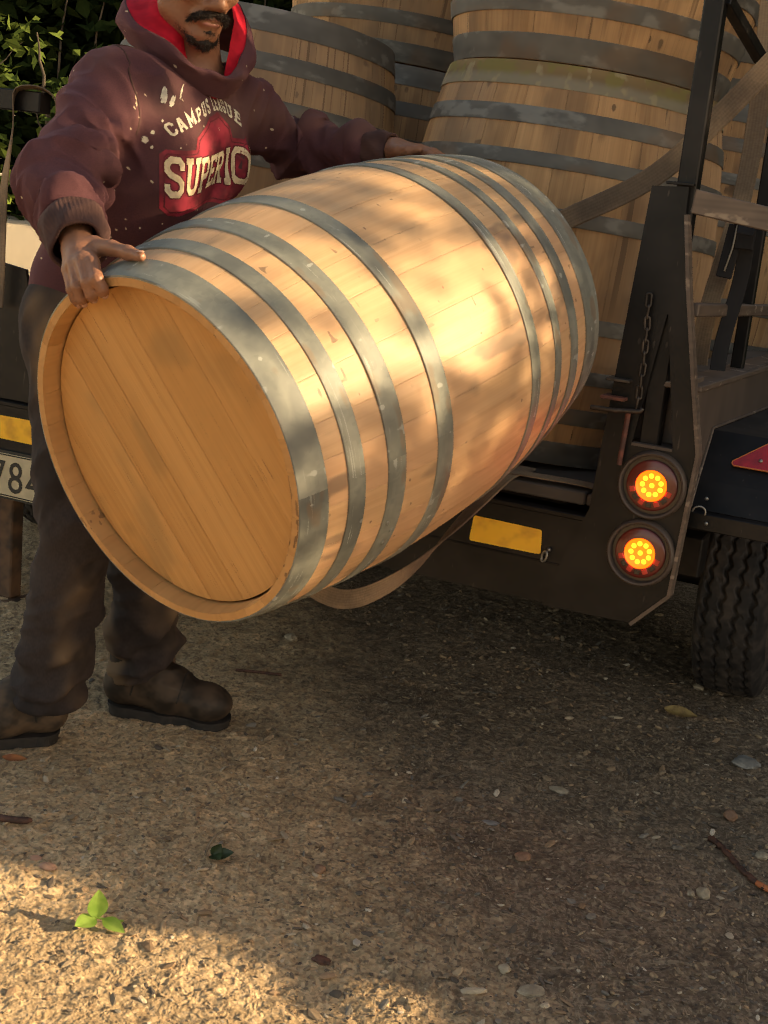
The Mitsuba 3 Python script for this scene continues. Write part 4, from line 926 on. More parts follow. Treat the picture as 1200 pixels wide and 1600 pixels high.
# hair, moustache, beard: many short tapering hairs
def hairs(roots, dirs, L, w, rg):
    n = len(roots); d = dirs + .35 * rg.normal(size=(n, 3)); d /= np.linalg.norm(d, axis=1, keepdims=True)
    s = np.cross(d, rg.normal(size=(n, 3))); s /= np.linalg.norm(s, axis=1, keepdims=True); l = L * rg.uniform(.6, 1.2, (n, 1))
    vv = np.stack([roots - s * w / 2, roots + s * w / 2, roots + d * l * .6 + s * w * .4, roots + d * l], 1)
    ff = (np.array([[0, 1, 2], [0, 2, 3]])[None] + 4 * np.arange(n)[:, None, None]).reshape(-1, 3)
    return trimesh.Trimesh(vv.reshape(-1, 3), ff, process=False)
rg = np.random.default_rng(5)
hb = Blob(hp_(0, 0, 0) - .2, hp_(0, 0, 0) + .2, .0035)
hb.ell(hp_(0, .034, -.022), (.0775, .088, .096), HA, .01)
hb.ell(hp_(0, -.02, .10), (.09, .082, .066), HA, cut=True)
hv, hf = hb.mesh(); hv = hv + vnormals(hv, hf) * (.004 * (meshkit.noise(hv * 160, 3) - .5))[:, None]
add(MAN + '__hair', (hv, hf), 'hair_black', smooth=True)
def lump(paths, rr, k=.004, amp=.0022, h=.0022):
    P_ = np.array([hp_(*q) for pth in paths for q in pth]); B_ = Blob(P_.min(0) - .02, P_.max(0) + .02, h)
    for pth, r in zip(paths, rr):
        for i in range(len(pth) - 1): B_.cap(hp_(*pth[i]), hp_(*pth[i + 1]), r[i], r[i + 1], k)
    v_, f_ = B_.mesh(); return v_ + vnormals(v_, f_) * (amp * (meshkit.noise(v_ * 420, 5) - .5) * 2)[:, None], f_
mo = [[(0, -.0515, .1010), (s * .012, -.0535, .1005), (s * .024, -.0580, .0950), (s * .034, -.0665, .0850), (s * .039, -.0760, .0770)] for s in (-1, 1)]
mv, mf = lump(mo, [[.0046, .0062, .0060, .0050, .0028]] * 2)
mk = add(MAN + '__moustache', (mv, mf), 'hair_black', smooth=True)
sel = rg.integers(0, len(mv), 1800); mn = vnormals(mv, mf)
side = np.sign((mv[sel] - HC) @ S_)[:, None]
add(mk + '__hairs', hairs(mv[sel] - mn[sel] * .001, .45 * mn[sel] + side * S_ * .7 - U_ * .6, .0105, .0009, rg), 'hair_black')
labels[mk + '__hairs'] = {'kind': 'stuff'}
bd = [[(-.047, -.070, .022), (-.040, -.092, .046), (-.020, -.110, .076), (0, -.114, .087), (.020, -.110, .076), (.040, -.092, .046), (.047, -.070, .022)], [(-.012, -.0905, .0935), (0, -.090, .0965), (.012, -.0905, .0935)]]
bv, bf = lump(bd, [[.0030, .0056, .0098, .0122, .0098, .0056, .0030], [.0018, .0024, .0018]], .006)
bk = add(MAN + '__beard', (bv, bf), 'hair_black', smooth=True)
sel = rg.integers(0, len(bv), 3200); bn = vnormals(bv, bf)
add(bk + '__hairs', hairs(bv[sel] - bn[sel] * .001, .7 * bn[sel] - U_ * .8, .0095, .0008, rg), 'hair_black'); labels[bk + '__hairs'] = {'kind': 'stuff'}

# ---- hoodie
g = Blob((-.90, 2.20, .84), (.02, 3.32, 1.54), .0055)
g.cap(J['shR'], J['shL'], .074, .060, .03)
g.cap(J['neck'] + V(0, .01, -.06), .5 * (J['chR'] + J['chL']), .085, .10, .04)
g.cap(J['chR'], J['chL'], .128, .104, .05); g.cap(J['beR'], J['beL'], .120, .106, .06)
g.cap(.5 * (J['chR'] + J['beR']), .5 * (J['chL'] + J['beL']), .134, .110, .06)
hipA, hipB = J['hipR'] + V(.015, .02, .09), J['hipL'] + V(0, 0, .09)
g.cap(hipA, hipB, .112, .112, .06); g.cap(J['hipR'] + V(.006, .01, .015), J['hipL'] + V(0, 0, .015), .106, .108, .03)
g.cap(J['shR'], J['elR'], .070, .064, .025); g.cap(J['elR'], J['wrR'] + (J['elR'] - J['wrR']) * .44, .064, .054, .02)
g.cap(J['shL'], J['elL'], .060, .050, .025); g.cap(J['elL'], J['wrL'] + (J['elL'] - J['wrL']) * .34, .049, .040, .02)
def relax_line(p):
    p = p.copy()
    for _ in range(3): p[1:-1] = .5 * p[1:-1] + .25 * (p[:-2] + p[2:])
    return p
def roll(B_, a, b, t, rad, facing, span, tilt, thick, k=.016, n=9):
    # a fold of cloth lying part of the way round a limb
    ax_ = unit(b - a); c = a + (b - a) * t; x_ = unit(np.asarray(facing) - ax_ * (np.asarray(facing) @ ax_)); y_ = np.cross(ax_, x_)
    an = np.linspace(-span, span, n); pts_ = [c + rad * (math.cos(q) * x_ + math.sin(q) * y_) + ax_ * tilt * math.sin(q) for q in an]
    th_ = thick * np.cos(an / span * 1.35) ** .6
    for i in range(n - 1): B_.cap(pts_[i], pts_[i + 1], th_[i], th_[i + 1], k)
for t, fc, sp_, tl_, th_ in ((.52, (.8, -.5, -.2), 1.3, .05, .012), (.68, (.9, -.4, -.2), 1.5, .06, .014), (.82, (.9, -.2, -.3), 1.5, .07, .015), (.95, (.8, .1, -.4), 1.6, .06, .015), (.30, (.7, -.7, 0), 1.0, -.05, .010), (.12, (.6, -.8, 0), .9, -.06, .010)):
    roll(g, J['shR'], J['elR'], t, .063, fc, sp_, tl_, th_, .011)
for t, fc, sp_, tl_, th_ in ((.06, (.6, .1, -.8), 1.5, -.05, .014), (.20, (.7, -.1, -.6), 1.4, -.05, .013), (.36, (.8, -.2, .3), 1.3, -.04, .011), (.52, (.5, -.5, .6), 1.3, .03, .010)):
    roll(g, J['elR'], J['wrR'], t, .058 - .010 * t, fc, sp_, tl_, th_, .011)
for t, fc, sp_, tl_, th_ in ((.30, (0, -.6, .8), 1.3, .04, .010), (.60, (0, -.6, .8), 1.3, .05, .012), (.85, (0, -.6, .8), 1.3, .05, .012)):
    roll(g, J['shL'], J['elL'], t, .048, fc, sp_, tl_, th_)
for i_, t in enumerate((.05, .18, .30, .43, .55, .66)):
    roll(g, J['elL'], J['wrL'], t, .043 - .010 * t, (-.2, -.5, .9), 1.4, (.035, -.02, .03, .02, -.025, .02, .0)[i_], .010)
for u_, t0_, t1_, th_ in ((-.10, .10, .55, .010), (-.04, .25, .75, .009), (.05, .35, .95, .009), (.11, .05, .60, .010)):
    q0_, q1_ = .5 * (J['chR'] + J['chL']), .5 * (J['beR'] + J['beL']); sd_ = unit(J['chL'] - J['chR']); fr_ = unit(V(sd_[1], -sd_[0], 0))
    pts_ = [q0_ + (q1_ - q0_) * t + sd_ * (u_ + .03 * math.sin(3 * t)) + fr_ * (.117 - .35 * abs(u_) ** 1.5) for t in np.linspace(t0_, t1_, 8)]
    for i in range(7): g.cap(pts_[i], pts_[i + 1], th_ * math.sin(math.pi * (i + .5) / 7.5) + .002, th_ * math.sin(math.pi * (i + 1) / 7.5) + .002, .02)
hv, hf = g.mesh(); hv = relax(hv, hf, 2, .5)
def ridged(q, seed): return 1 - np.abs(2 * meshkit.noise(q, seed) - 1)
def limb_folds(v, a, b, amp, f1, f2, rad, seed, twist=0.0):
    ax_ = unit(b - a); L_ = np.linalg.norm(b - a); t = (v - a) @ ax_; off = v - a - t[:, None] * ax_
    x_ = unit(np.cross(ax_, [.3, .2, .9])); y_ = np.cross(ax_, x_)
    wgt = np.exp(-(np.maximum(0, np.linalg.norm(off, axis=1) - rad) / .03) ** 2) * np.clip((t + .05) / .05, 0, 1) * np.clip((L_ + .05 - t) / .05, 0, 1)
    q = np.stack([t * f1 + twist * (off @ x_) * f1, (off @ x_) * f2, (off @ y_) * f2], 1)
    q = q + .6 * (meshkit.fbm(v * 9, 2, seed + 9)[:, None] - .5)
    return amp * wgt * 1.0 * ((ridged(q, seed) ** 2.4 - .45) + .5 * (ridged(q * 2.0, seed + 3) ** 2.2 - .40))
nrm_ = vnormals(hv, hf)
d = limb_folds(hv, J['shR'], J['elR'], .030, 13, 5, .085, 3, .5) + limb_folds(hv, J['elR'], J['wrR'], .030, 16, 5, .085, 5, .3) * np.clip(np.linalg.norm(hv - J['wrR'], axis=1) / .07 - .4, 0, 1)
d += limb_folds(hv, J['shL'], J['elL'], .026, 17, 5, .075, 7, .5) + limb_folds(hv, J['elL'], J['wrL'], .026, 22, 4, .07, 9, .3) * np.clip(np.linalg.norm(hv - J['wrL'], axis=1) / .06 - .4, 0, 1)
tor = np.clip(1 - np.abs((hv - .5 * (J['chR'] + J['beL'])) @ V(0, 0, 1)) / .42, 0, 1)
latd = unit(J['shL'] - J['shR'])
armR = np.minimum(np.linalg.norm(hv - J['elR'], axis=1), np.linalg.norm(hv - J['wrR'], axis=1))
d += .022 * tor * np.clip(armR / .12 - 1, 0, 1) * (ridged(np.stack([(hv @ latd) * 11, hv[:, 2] * 3.2 + (hv @ latd) * 2, hv @ V(0, .4, 0)], 1) + .7 * (meshkit.fbm(hv * 6, 2, 31)[:, None] - .5), 21) - .55)
# rib cuffs
for j, e in (('wrR', 'elR'), ('wrL', 'elL')):
    a_ = unit(J[j] - J[e]); t = (hv - J[j]) @ a_; off = hv - J[j] - t[:, None] * a_; rr = np.linalg.norm(off, axis=1)
    x_ = unit(np.cross(a_, [.3, .2, .9])); ang = np.arctan2(off @ np.cross(a_, x_), off @ x_)
    d += np.where((t > -.062) & (t < .04) & (rr < .075), .0013 * np.sin(ang * 44), 0)
hv = hv + nrm_ * d[:, None]; hv = relax(hv, hf, 1, .2)
def spatter(p, n, uv):
    q1 = voronoi(p.x * 19.0 + p.z * 9.0, p.z * 17.0 - p.y * 13.0); q2 = voronoi(p.y * 43.0 + p.x * 20.0, p.z * 41.0 + p.x * 17.0)
    s1 = smoothstep(.13, .09, q1[0] + .10 * noise(p.x * 130, p.y * 130, p.z * 130)) * smoothstep(.80, .82, q1[2])
    s2 = smoothstep(.17, .11, q2[0] + .12 * noise(p.x * 200, p.y * 200, p.z * 200)) * smoothstep(.86, .88, q2[2])
    return dr.maximum(s1 * .0 + s1 * smoothstep(.5, .6, noise(p.x * 90, p.z * 90)), s2)
def hoodie_col(p, n, uv):
    a = fbm(p.x * 6.0, p.y * 6.0, p.z * 6.0, 3); t = noise(p.x * 700, p.y * 700, p.z * 700)
    c = mix((0.098, 0.042, 0.047), (0.060, 0.025, 0.030), a) * (.85 + .3 * t)
    dust = smoothstep(.55, .8, fbm(p.x * 4.0 + 3, p.y * 4.0, p.z * 5.0, 4))
    c = mix(c, C3((.17, .10, .075)), .35 * dust)
    return mix(c, C3((.52, .42, .30)), .85 * spatter(p, n, uv))
def cloth_bump(p, n, uv): return noise(p.x * 900, p.y * 900, p.z * 900) + .5 * fbm(p.x * 200, p.y * 200, p.z * 200, 2)
M['hoodie_cloth'] = two(bump(cloth_bump, .0006, principled(hoodie_col, .92, specular=.12, sheen=.7, sheen_tint=.6)))
HK = add(MAN + '__hoodie', (hv, hf), 'hoodie_cloth', smooth=True)
hood_mesh = trimesh.Trimesh(hv, hf, process=False)

M['cuff_cloth'] = two(bump(cloth_bump, .0006, principled(mottled((.085, .046, .040), (.050, .027, .025), 18), .92, specular=.12, sheen=.5)))
for j, e, r0, r1, l0 in (('wrR', 'elR', .055, .046, .098), ('wrL', 'elL', .040, .034, .080)):
    a_ = unit(J[j] - J[e]); x_ = unit(np.cross(a_, [.3, .2, .9])); y_ = np.cross(a_, x_); tt = np.linspace(0, 1, 15); nn_ = 160
    th_ = np.arange(nn_) * 2 * np.pi / nn_
    rr_ = (r0 + (r1 - r0) * tt + .005 * np.sin(np.pi * tt) + np.where(tt < .08, -.004, 0))[:, None] * (1 + .009 * np.sin(46 * th_)) + .0022 * np.sin(3 * th_ + 5 * tt[:, None]) + .0016 * np.sin(5 * th_ - 9 * tt[:, None])
    c_ = J[j] - a_ * (l0 - tt * (l0 - .004))[:, None]
    rows_ = [c_[:, None] + rr_[..., None] * (np.cos(th_)[None, :, None] * x_ + np.sin(th_)[None, :, None] * y_)]
    rows_.append(c_[-1:, None] + (rr_[-1:] - .005)[..., None] * (np.cos(th_)[None, :, None] * x_ + np.sin(th_)[None, :, None] * y_))
    rows_.append(c_[-3:-2, None] + (rr_[-1:] - .007)[..., None] * (np.cos(th_)[None, :, None] * x_ + np.sin(th_)[None, :, None] * y_))
    G_ = np.vstack(rows_); m_ = len(G_); ii, jj = np.meshgrid(np.arange(m_ - 1), np.arange(nn_), indexing='ij')
    q = np.stack([ii * nn_ + jj, ii * nn_ + (jj + 1) % nn_, (ii + 1) * nn_ + (jj + 1) % nn_, (ii + 1) * nn_ + jj], -1).reshape(-1, 4)
    ck_ = add(HK + '__cuff', (G_.reshape(-1, 3), np.vstack([q[:, [0, 1, 2]], q[:, [0, 2, 3]]])), 'cuff_cloth', smooth=True)
for pth in ([(-0.622, 2.725, 1.48), (-0.599, 2.701, 1.467), (-0.58, 2.673, 1.44), (-0.568, 2.653, 1.405), (-0.566, 2.644, 1.37), (-0.573, 2.645, 1.334)], [(-0.62, 2.724, 1.478), (-0.6, 2.728, 1.49), (-0.581, 2.752, 1.503)]):
    sp_ = spline([V(*q) for q in pth], 40); cp_, _, ti_ = trimesh.proximity.closest_point(hood_mesh, sp_)
    add(HK + '__seam', tube(relax_line(cp_), .0022, 6), 'cuff_cloth', smooth=True)

# ---- hood: rings lofted from the shoulders over the rolled edge down into the collar
lip = np.array([(-.425, 2.760, 1.462), (-.452, 2.752, 1.468), (-.487, 2.744, 1.493), (-.526, 2.757, 1.526), (-.569, 2.773, 1.542), (-.608, 2.822, 1.574), (-.630, 2.905, 1.606), (-.600, 3.030, 1.640), (-.520, 3.075, 1.650), (-.440, 3.045, 1.628), (-.398, 2.970, 1.575), (-.388, 2.895, 1.520), (-.394, 2.825, 1.480), (-.405, 2.780, 1.458)])
base = np.array([(-.428, 2.768, 1.444), (-.452, 2.758, 1.446), (-.490, 2.752, 1.452), (-.536, 2.752, 1.464), (-.578, 2.765, 1.488), (-.636, 2.818, 1.512), (-.672, 2.915, 1.520), (-.650, 3.070, 1.520), (-.535, 3.120, 1.500), (-.430, 3.080, 1.490), (-.368, 3.000, 1.478), (-.362, 2.910, 1.458), (-.370, 2.835, 1.448), (-.398, 2.790, 1.442)])
def closed_spline(p, n):
    from scipy.interpolate import CubicSpline
    q = np.vstack([p, p[:1]]); return CubicSpline(np.arange(len(q)), q, bc_type='periodic')(np.linspace(0, len(p), n, endpoint=False))
cen0 = J['neck']; nh = 120; Lp, Bs = closed_spline(lip, nh), closed_spline(base, nh); Lp = Lp + V(-.012, -.004, -.010) * np.clip(-((Lp - cen0) @ V(.9, .3, 0)) / .08, 0, 1)[:, None]; Bs = Bs * .56 + Lp * .44 - V(0, 0, .004)
cen = J['neck'] + V(.012, -.035, .055)
outw = Bs - cen; outw[:, 2] = 0; outw /= np.linalg.norm(outw, axis=1, keepdims=True)
wav = (meshkit.noise(np.stack([np.cos(np.arange(nh) / nh * 6.28) * 3, np.sin(np.arange(nh) / nh * 6.28) * 3, 0 * np.arange(nh)], 1), 4) - .5)[:, None]
def loft(rings, mat, name):
    R_ = np.stack(rings); m_, n_ = R_.shape[:2]; v_ = R_.reshape(-1, 3)
    ii, jj = np.meshgrid(np.arange(m_ - 1), np.arange(n_), indexing='ij')
    q = np.stack([ii * n_ + jj, ii * n_ + (jj + 1) % n_, (ii + 1) * n_ + (jj + 1) % n_, (ii + 1) * n_ + jj], -1).reshape(-1, 4)
    f_ = np.vstack([q[:, [0, 1, 2]], q[:, [0, 2, 3]]])
    v_ = v_ + vnormals(v_, f_) * (.006 * (ridged(v_ * np.array([16, 16, 22]), 12) - .5))[:, None]
    return add(name, (v_, f_), mat, smooth=True)
up_ = V(0, 0, 1)
outer = [Bs - outw * .02 - up_ * .03]
for t in np.linspace(0, 1, 9):
    bul = math.sin(math.pi * t) * (.006 + .010 * wav)
    outer.append(Bs * (1 - t) + Lp * t + outw * bul + up_ * (.003 * math.sin(math.pi * t)))
inn = Lp - outw * .006 + up_ * .0005
outer.append(Lp - outw * .003 + up_ * .003); outer.append(inn)
loft(outer, 'hoodie_cloth', HK + '__hood')
M['red_lining'] = two(principled(mottled((.50, .012, .028), (.36, .008, .02), 40), .8, specular=.15, sheen=.5, sheen_tint=.8))
frontness = np.clip((Lp - cen) @ unit(V(.62, -.78, 0)) / .12, 0, 1)[:, None] ** 2
deep = []
for t in np.linspace(0, 1, 12):
    rad_ = (Lp - cen) * V(1, 1, 0); rl_ = np.linalg.norm(rad_, axis=1, keepdims=True)
    tgt = cen * V(1, 1, 0) + rad_ / rl_ * np.minimum(.070, rl_ * .72) - V(.004, -.016, 0); tgt[:, 2] = Lp[:, 2] + .052 * (1 - frontness[:, 0]) - .050 * frontness[:, 0]
    deep.append(inn * (1 - t) + tgt * t - up_ * (.016 * math.sin(math.pi * t)) + outw * (.006 * math.sin(math.pi * t) * (1 + 2 * wav)))
tag(loft(deep, 'red_lining', HK + '__hood_lining'), 'bright red hood lining')

# ---- print on the chest, wrapped round the torso
ax0 = .5 * (J['chR'] + J['chL']); ax1 = .5 * (J['beR'] + J['beL']); tup = unit(ax0 - ax1)
side_ = unit(latd - tup * (latd @ tup)); face_ = np.cross(side_, tup)
if face_[1] > 0: face_ = -face_
def decal(poly, mat, key, off=.0016, r=.138, edge=.007):
    """Lay a flat shape (u round the chest towards his left, v up; metres) on the hoodie."""
    vs, fs, o = [], [], 0
    for pg in getattr(poly, 'geoms', [poly]):
        if pg.is_empty or pg.area < 1e-7: continue
        v2, f2 = trimesh.creation.triangulate_polygon(pg, engine='earcut')
        v3, f3 = trimesh.remesh.subdivide_to_size(np.c_[v2, 0 * v2[:, :1]], f2, edge, max_iter=12)
        vs.append(v3[:, :2]); fs.append(f3 + o); o += len(v3)
    uv_, fc = np.vstack(vs), np.vstack(fs)
    ph = uv_[:, 0] / r; dirs = np.cos(ph)[:, None] * face_ + np.sin(ph)[:, None] * side_
    org = ax0 + tup * uv_[:, 1:2] + dirs * .5
    loc_, ri, ti = hood_mesh.ray.intersects_location(org, -dirs, multiple_hits=True)
    rad_ = .5 - np.linalg.norm(loc_ - org[ri], axis=1); k_ = (rad_ > .05) & (rad_ < .235); loc_, ri, rad_ = loc_[k_], ri[k_], rad_[k_]
    o_ = np.argsort(rad_); pos = np.full((len(uv_), 3), np.nan); pos[ri[o_]] = loc_[o_]
    ok = ~np.isnan(pos).any(1)
    fc = fc[ok[fc].all(1)]
    if not len(fc): return key
    used_, inv = np.unique(fc, return_inverse=True)
    P_ = (pos + dirs * off)[used_]
    return add(key, (P_, inv.reshape(fc.shape)), mat, smooth=True)
vn_h = vnormals(hv, hf)
SB = .17
oct_ = lambda x0, x1, y0, y1, c: [(x0 + c, y0), (x1 - c, y0), (x1, y0 + c), (x1, y1 - c), (x1 - c, y1), (x0 + c, y1), (x0, y1 - c), (x0, y0 + c), (x0 + c, y0)]
se = lambda x, y, w=.15: [(x - w, y), (x + w, y)]
GL = {
 'S': (.66, [[(.58, .68), (.58, .82), (.46, .93), (.20, .93), (.08, .82), (.08, .66), (.20, .55), (.46, .46), (.58, .35), (.58, .18), (.46, .07), (.20, .07), (.08, .18), (.08, .32)]]),
 'U': (.70, [[(.14, .95), (.14, .20), (.25, .08), (.45, .08), (.56, .20), (.56, .95)], se(.14, .94), se(.56, .94)]),
 'P': (.66, [[(.14, 0), (.14, 1)], [(.0, .93), (.46, .93), (.58, .82), (.58, .56), (.46, .45), (.14, .45)], se(.14, .06)]),
 'E': (.62, [[(.14, 0), (.14, 1)], [(0, .93), (.56, .93), (.56, .76)], [(.14, .5), (.42, .5)], [(0, .07), (.56, .07), (.56, .25)], [(.42, .40), (.42, .60)]]),
 'R': (.70, [[(.14, 0), (.14, 1)], [(0, .93), (.46, .93), (.58, .82), (.58, .60), (.46, .50), (.14, .50)], [(.36, .50), (.56, .06)], se(.14, .06), se(.58, .06, .12)]),
 'I': (.34, [[(.17, 0), (.17, 1)], se(.17, .06), se(.17, .94)]),
 'O': (.66, [oct_(.08, .58, .07, .93, .13)]),
 'C': (.64, [[(.57, .66), (.57, .80), (.45, .93), (.20, .93), (.08, .80), (.08, .20), (.20, .07), (.45, .07), (.57, .20), (.57, .34)]]),
 'A': (.70, [[(.12, 0), (.29, .95), (.41, .95), (.58, 0)], [(.18, .32), (.52, .32)], se(.12, .05, .12), se(.58, .05, .12)]),
 'M': (.86, [[(.14, 0), (.14, .95), (.43, .35), (.72, .95), (.72, 0)], se(.14, .05, .12), se(.72, .05, .12)]),
 'G': (.66, [[(.57, .70), (.57, .80), (.45, .93), (.20, .93), (.08, .80), (.08, .20), (.20, .07), (.45, .07), (.57, .20), (.57, .44), (.34, .44)]]),
 'L': (.60, [[(.14, 0), (.14, 1)], se(.14, .94), [(0, .07), (.54, .07), (.54, .28)]])}
def letter(ch, h, sb=SB): return affinity.scale(strokes(GL[ch][1], sb), h, h, origin=(0, 0)), GL[ch][0] * h
M['print_cream'] = two(principled(mottled((.66, .54, .36), (.44, .34, .22), 60, .35, .75), .75))
M['print_white'] = two(principled(mottled((.62, .55, .42), (.42, .36, .28), 120, .3, .75), .75))
M['print_red'] = two(principled(mottled((.30, .020, .042), (.12, .011, .020), 26, .35, .70), .8))
M['print_dark'] = two(principled((.10, .010, .016), .85))
T3 = lambda p_: affinity.translate(affinity.rotate(affinity.scale(p_, .92, .92, origin=(0, 0)), 15, origin=(0, 0)), UC - .012, VC - .002)
UC, VC = .036, -.014           # centre of the print
bad = Polygon([(-.160, -.070), (-.160, .034), (-.150, .045), (-.088, .049), (-.084, .072), (-.030, .104), (.030, .104), (.084, .072), (.088, .049), (.150, .045), (.160, .034), (.160, -.070), (.144, -.084), (-.144, -.084)])
T2 = lambda p_: affinity.translate(affinity.rotate(affinity.scale(p_, .70, .92, origin=(0, 0)), 15, origin=(0, 0)), UC, VC)
T4 = lambda p_: affinity.translate(affinity.rotate(affinity.scale(p_, .88, .95, origin=(0, 0)), 15, origin=(0, 0)), UC - .004, VC)
bk_ = tag(decal(T4(bad), 'print_red', HK + '__badge', .0012), 'worn red badge printed on the chest')
decal(T4(bad.buffer(-.007).difference(bad.buffer(-.0095))), 'print_dark', bk_ + '__outline', .0019)
wd_ = sum(GL[c][0] for c in 'SUPERIOR') * .070 + 7 * .0055; x = -wd_ / 2
for i, ch in enumerate('SUPERIOR'):
    hgt = .070 + .010 * abs(i - 3.5) / 3.5; lt, w_ = letter(ch, hgt); w0 = GL[ch][0] * .070
    lt = affinity.scale(lt, .070 / hgt, 1, origin=(0, 0)); lt = affinity.translate(lt, x, -.040 - .5 * (hgt - .070))
    decal(T2(lt.buffer(.0026)), 'print_dark', bk_ + '__letter_shadow', .0024); decal(T2(lt), 'print_cream', bk_ + '__letter', .0032)
    x += w0 + .0055
txt = 'CAMPUS LEAGUE'; hs_ = .0245; wl_ = [(GL[c][0] if c != ' ' else .22) * hs_ + .0085 for c in txt]; tot = sum(wl_); x = 0; Rr_ = .17
for ch, w_ in zip(txt, wl_):
    if ch != ' ':
        th_ = (x + w_ / 2 - tot / 2) / (Rr_ * 1.0); lt, _ = letter(ch, hs_, .20)
        lt = affinity.translate(lt, -GL[ch][0] * hs_ / 2, 0); lt = affinity.rotate(lt, -math.degrees(th_) * .85, origin=(0, 0))
        decal(T3(affinity.translate(lt, Rr_ * math.sin(th_) * .92, .114 - (Rr_ - Rr_ * math.cos(th_)) * .62)), 'print_white', HK + '__letter', .0016)
    x += w_
# a few big splashes of pale paint on the cloth
def blob2(u0, v0, a_, b_, rot, sd):
    rg_ = np.random.default_rng(sd); t = np.linspace(0, 2 * np.pi, 26)[:-1]; rr = 1 + .28 * rg_.normal(size=25).cumsum() * .15 + .15 * rg_.normal(size=25)
    return affinity.rotate(Polygon(np.stack([u0 + a_ * rr * np.cos(t), v0 + b_ * rr * np.sin(t)], 1)).buffer(0), rot, origin=(u0, v0))
for k_, (u0, v0, a_, b_, ro) in enumerate([(-.142, .082, .006, .016, 20), (-.124, .078, .004, .010, 5), (-.118, .100, .0018, .014, 20), (-.136, -.004, .0045, .007, 0), (-.130, .014, .0026, .004, 0), (-.124, -.012, .0022, .004, 0), (.03, .060, .003, .003, 0), (-.085, .005, .0016, .002, 0), (-.125, .04, .002, .003, 0)]):
    decal(blob2(u0, v0, a_, b_, ro, k_), 'print_white', HK + '__paint_splash', .0012, edge=.004)

# ---- trousers
g = Blob((-.90, 2.50, .06), (-.32, 3.15, 1.06), .0075)
g.cap(J['hipR'] + V(0, 0, .03), J['hipL'] + V(0, 0, .03), .102, .105, .04)
g.cap(J['hipR'], J['knR'], .096, .080, .03); g.cap(J['hipL'], J['knL'], .100, .082, .03)
g.cap(J['knR'], J['anR'] + V(0, 0, .02), .078, .080, .03); g.cap(J['knL'], J['anL'] + V(0, 0, .04), .080, .080, .03)
for K_, A_ in (('knR', 'anR'), ('knL', 'anL')):
    for t, fc, sp_, tl_, th_ in ((.30, (.5, -.8, 0), 1.3, .09, .006), (.48, (-.4, -.9, 0), 1.3, -.08, .007), (.68, (.4, -.9, 0), 1.5, .06, .010), (.82, (-.2, -1, 0), 1.6, -.05, .012), (.93, (.2, -1, 0), 1.8, .04, .010)):
        roll(g, J[K_], J[A_], t, .072, fc, sp_, tl_, th_, .018)
jv, jf = g.mesh(); jv = relax(jv, jf, 2, .5); jn = vnormals(jv, jf)
def shin_folds(v, a, b, seed):
    ax_ = unit(b - a); L_ = np.linalg.norm(b - a); t = (v - a) @ ax_ / L_; off = v - a - ((v - a) @ ax_)[:, None] * ax_
    near_ = np.exp(-(np.maximum(0, np.linalg.norm(off, axis=1) - .10) / .03) ** 2)
    w_ = np.clip((t - .45) / .35, 0, 1) * near_
    ph = t * L_ * 17 + 1.1 * (meshkit.fbm(v * 6, 2, seed) - .5) * 4 + off[:, 0] * 5
    return .020 * w_ * (np.abs(np.sin(ph * 1.9)) - .55)
d = limb_folds(jv, J['hipR'], J['knR'], .014, 9, 6, .11, 41, 1.0) + limb_folds(jv, J['hipL'], J['knL'], .014, 9, 6, .11, 43, 1.0)
d += limb_folds(jv, J['knR'], J['anR'], .016, 11, 5, .10, 45, .8) + limb_folds(jv, J['knL'], J['anL'], .016, 11, 5, .10, 47, .8)
d += shin_folds(jv, J['knR'], J['anR'], 51) + shin_folds(jv, J['knL'], J['anL'], 53)
jv = relax(jv + jn * d[:, None], jf, 1, .4)
def jeans_col(p, n, uv):
    a = fbm(p.x * 7.0, p.y * 7.0, p.z * 7.0, 4); t = noise(p.x * 500, p.y * 500, p.z * 180)
    c = mix((0.052, 0.040, 0.037), (0.028, 0.023, 0.024), a) * (.85 + .3 * t)
    dust = smoothstep(.44, .70, fbm(p.x * 5.0, p.y * 5.0, p.z * 3.0 + 2.0, 4))
    c = mix(c, C3((.25, .165, .092)), .75 * dust)
    return mix(c, C3((.02, .017, .017)), .6 * smoothstep(.60, .72, fbm(p.x * 13.0, p.y * 13.0, p.z * 9.0, 3)))
M['trouser_cloth'] = two(bump(cloth_bump, .0005, principled(jeans_col, .9, specular=.15, sheen=.3)))
add(MAN + '__trousers', (jv, jf), 'trouser_cloth', smooth=True)

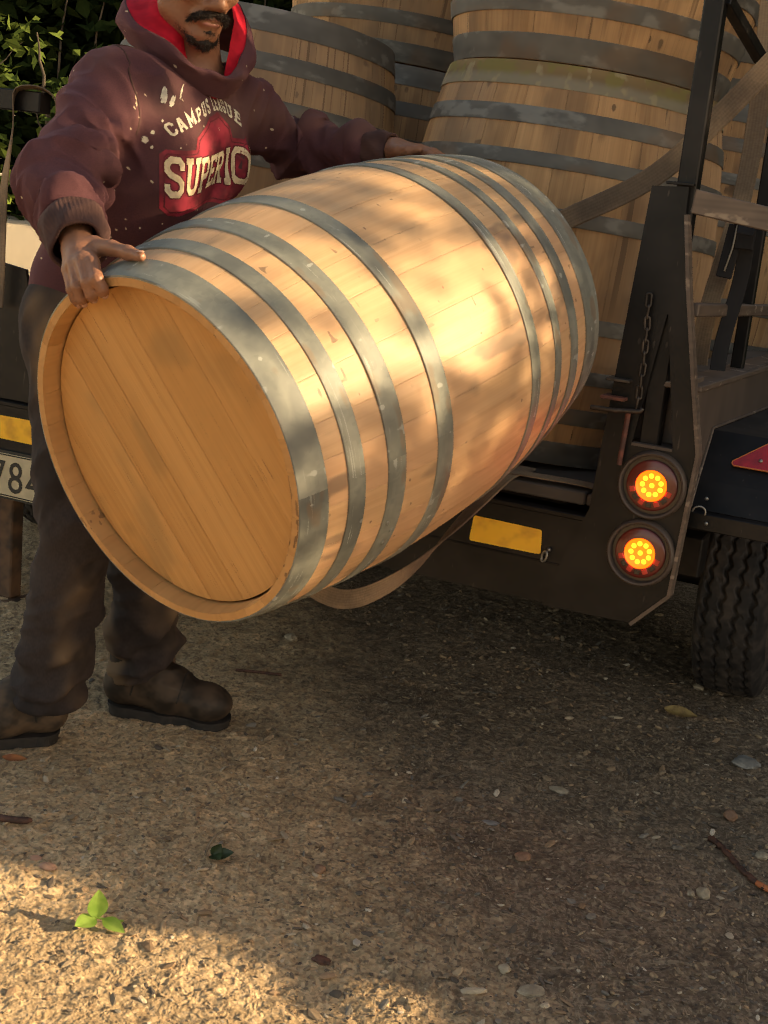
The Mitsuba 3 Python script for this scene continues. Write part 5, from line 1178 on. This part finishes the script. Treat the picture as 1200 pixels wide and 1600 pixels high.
# ---- boots
M['boot_leather'] = two(principled(mottled((.075, .050, .033), (.022, .016, .012), 22), .6, specular=.35))
M['boot_dusty'] = two(principled(mottled((.095, .060, .034), (.030, .021, .015), 24, .3, .65), .75))
M['boot_sole'] = two(principled(mottled((.026, .020, .017), (.014, .012, .011), 40), .7))
def boot(heel, toe, ank, mat, lab):
    heel, toe = V(*heel), V(*toe); dr_ = unit((toe - heel) * V(1, 1, 0)); sd = V(-dr_[1], dr_[0], 0); L_ = np.linalg.norm((toe - heel)[:2])
    z0 = float(ground_z(np.array([heel[0]]), np.array([heel[1]]))[0]) + .001
    at_ = lambda t, s, z: V(*(heel[:2] + dr_[:2] * t * L_ + sd[:2] * s), z0 + z)
    B_ = Blob(np.minimum(heel, toe) - [.15, .15, .1], np.maximum(heel, toe) + [.15, .15, .3], .005)
    B_.cap(at_(.10, 0, .062), at_(.52, 0, .066), .040, .043, .03); B_.cap(at_(.52, .004, .060), at_(.80, .006, .054), .044, .042, .03)
    B_.ell(at_(.84, .006, .058), (.058, .052, .040), [dr_, sd, V(0, 0, 1)], .03)
    B_.cap(at_(.10, 0, .075), at_(.17, 0, .19), .042, .052, .03); B_.cap(at_(.30, 0, .12), at_(.52, 0, .095), .045, .038, .04)
    v_, f_ = B_.mesh(); v_ = relax(v_, f_, 2, .5)
    v_ = v_ + vnormals(v_, f_) * (.006 * (ridged(v_ * 26, 8) - .5) * np.clip(1.4 - np.abs(((v_ - heel) @ dr_) / L_ - .55) * 4, 0, 1))[:, None]
    v_[:, 2] = np.maximum(v_[:, 2], z0 + .022)
    k_ = add(MAN + '__boot', (v_, f_), mat, smooth=True)
    if lab: tag(k_, lab)
    out = unary_union([Point(.04, 0).buffer(.042), Point(.5 * L_, -.002).buffer(.043), Point(.84 * L_, .006).buffer(.053), LineString([(.04, 0), (.84 * L_, .005)]).buffer(.040)]).buffer(.012).buffer(-.012)
    sl = extrude(out, .019); add(k_ + '__sole', place(sl, V(heel[0], heel[1], z0), dr_, sd, V(0, 0, 1)), 'boot_sole')
    wl__ = extrude(out.buffer(.003), .008); add(k_ + '__welt', place(wl__, V(heel[0], heel[1], z0 + .018), dr_, sd, V(0, 0, 1)), 'boot_sole')
    bm_ = trimesh.Trimesh(v_, f_, process=False)
    for t, nm2 in ((.64, 'seam'), (.22, 'seam')):
        arc_ = np.array([at_(t + .06 * math.cos(q), .075 * math.sin(q), .045 + .10 * math.cos(q)) for q in np.linspace(-1.45, 1.45, 24)])
        cp_, _, _ = trimesh.proximity.closest_point(bm_, arc_); add(k_ + '__' + nm2, tube(relax_line(cp_), .0022, 6), 'boot_sole', smooth=True)
    for t in (.36, .43, .50): add(k_ + '__lace', tube(spline([at_(t, -.034, .118 - .10 * (t - .3)), at_(t + .01, 0, .170 - .30 * (t - .3)), at_(t, .034, .118 - .10 * (t - .3))], 9), .0032, 6), 'cuff_cloth', smooth=True)
boot((-.678, 2.790, 0), (-.905, 2.690, 0), J['anR'], 'boot_dusty', 'dusty brown near boot')
boot((-.600, 2.985, 0), (-.318, 2.940, 0), J['anL'], 'boot_leather', None)
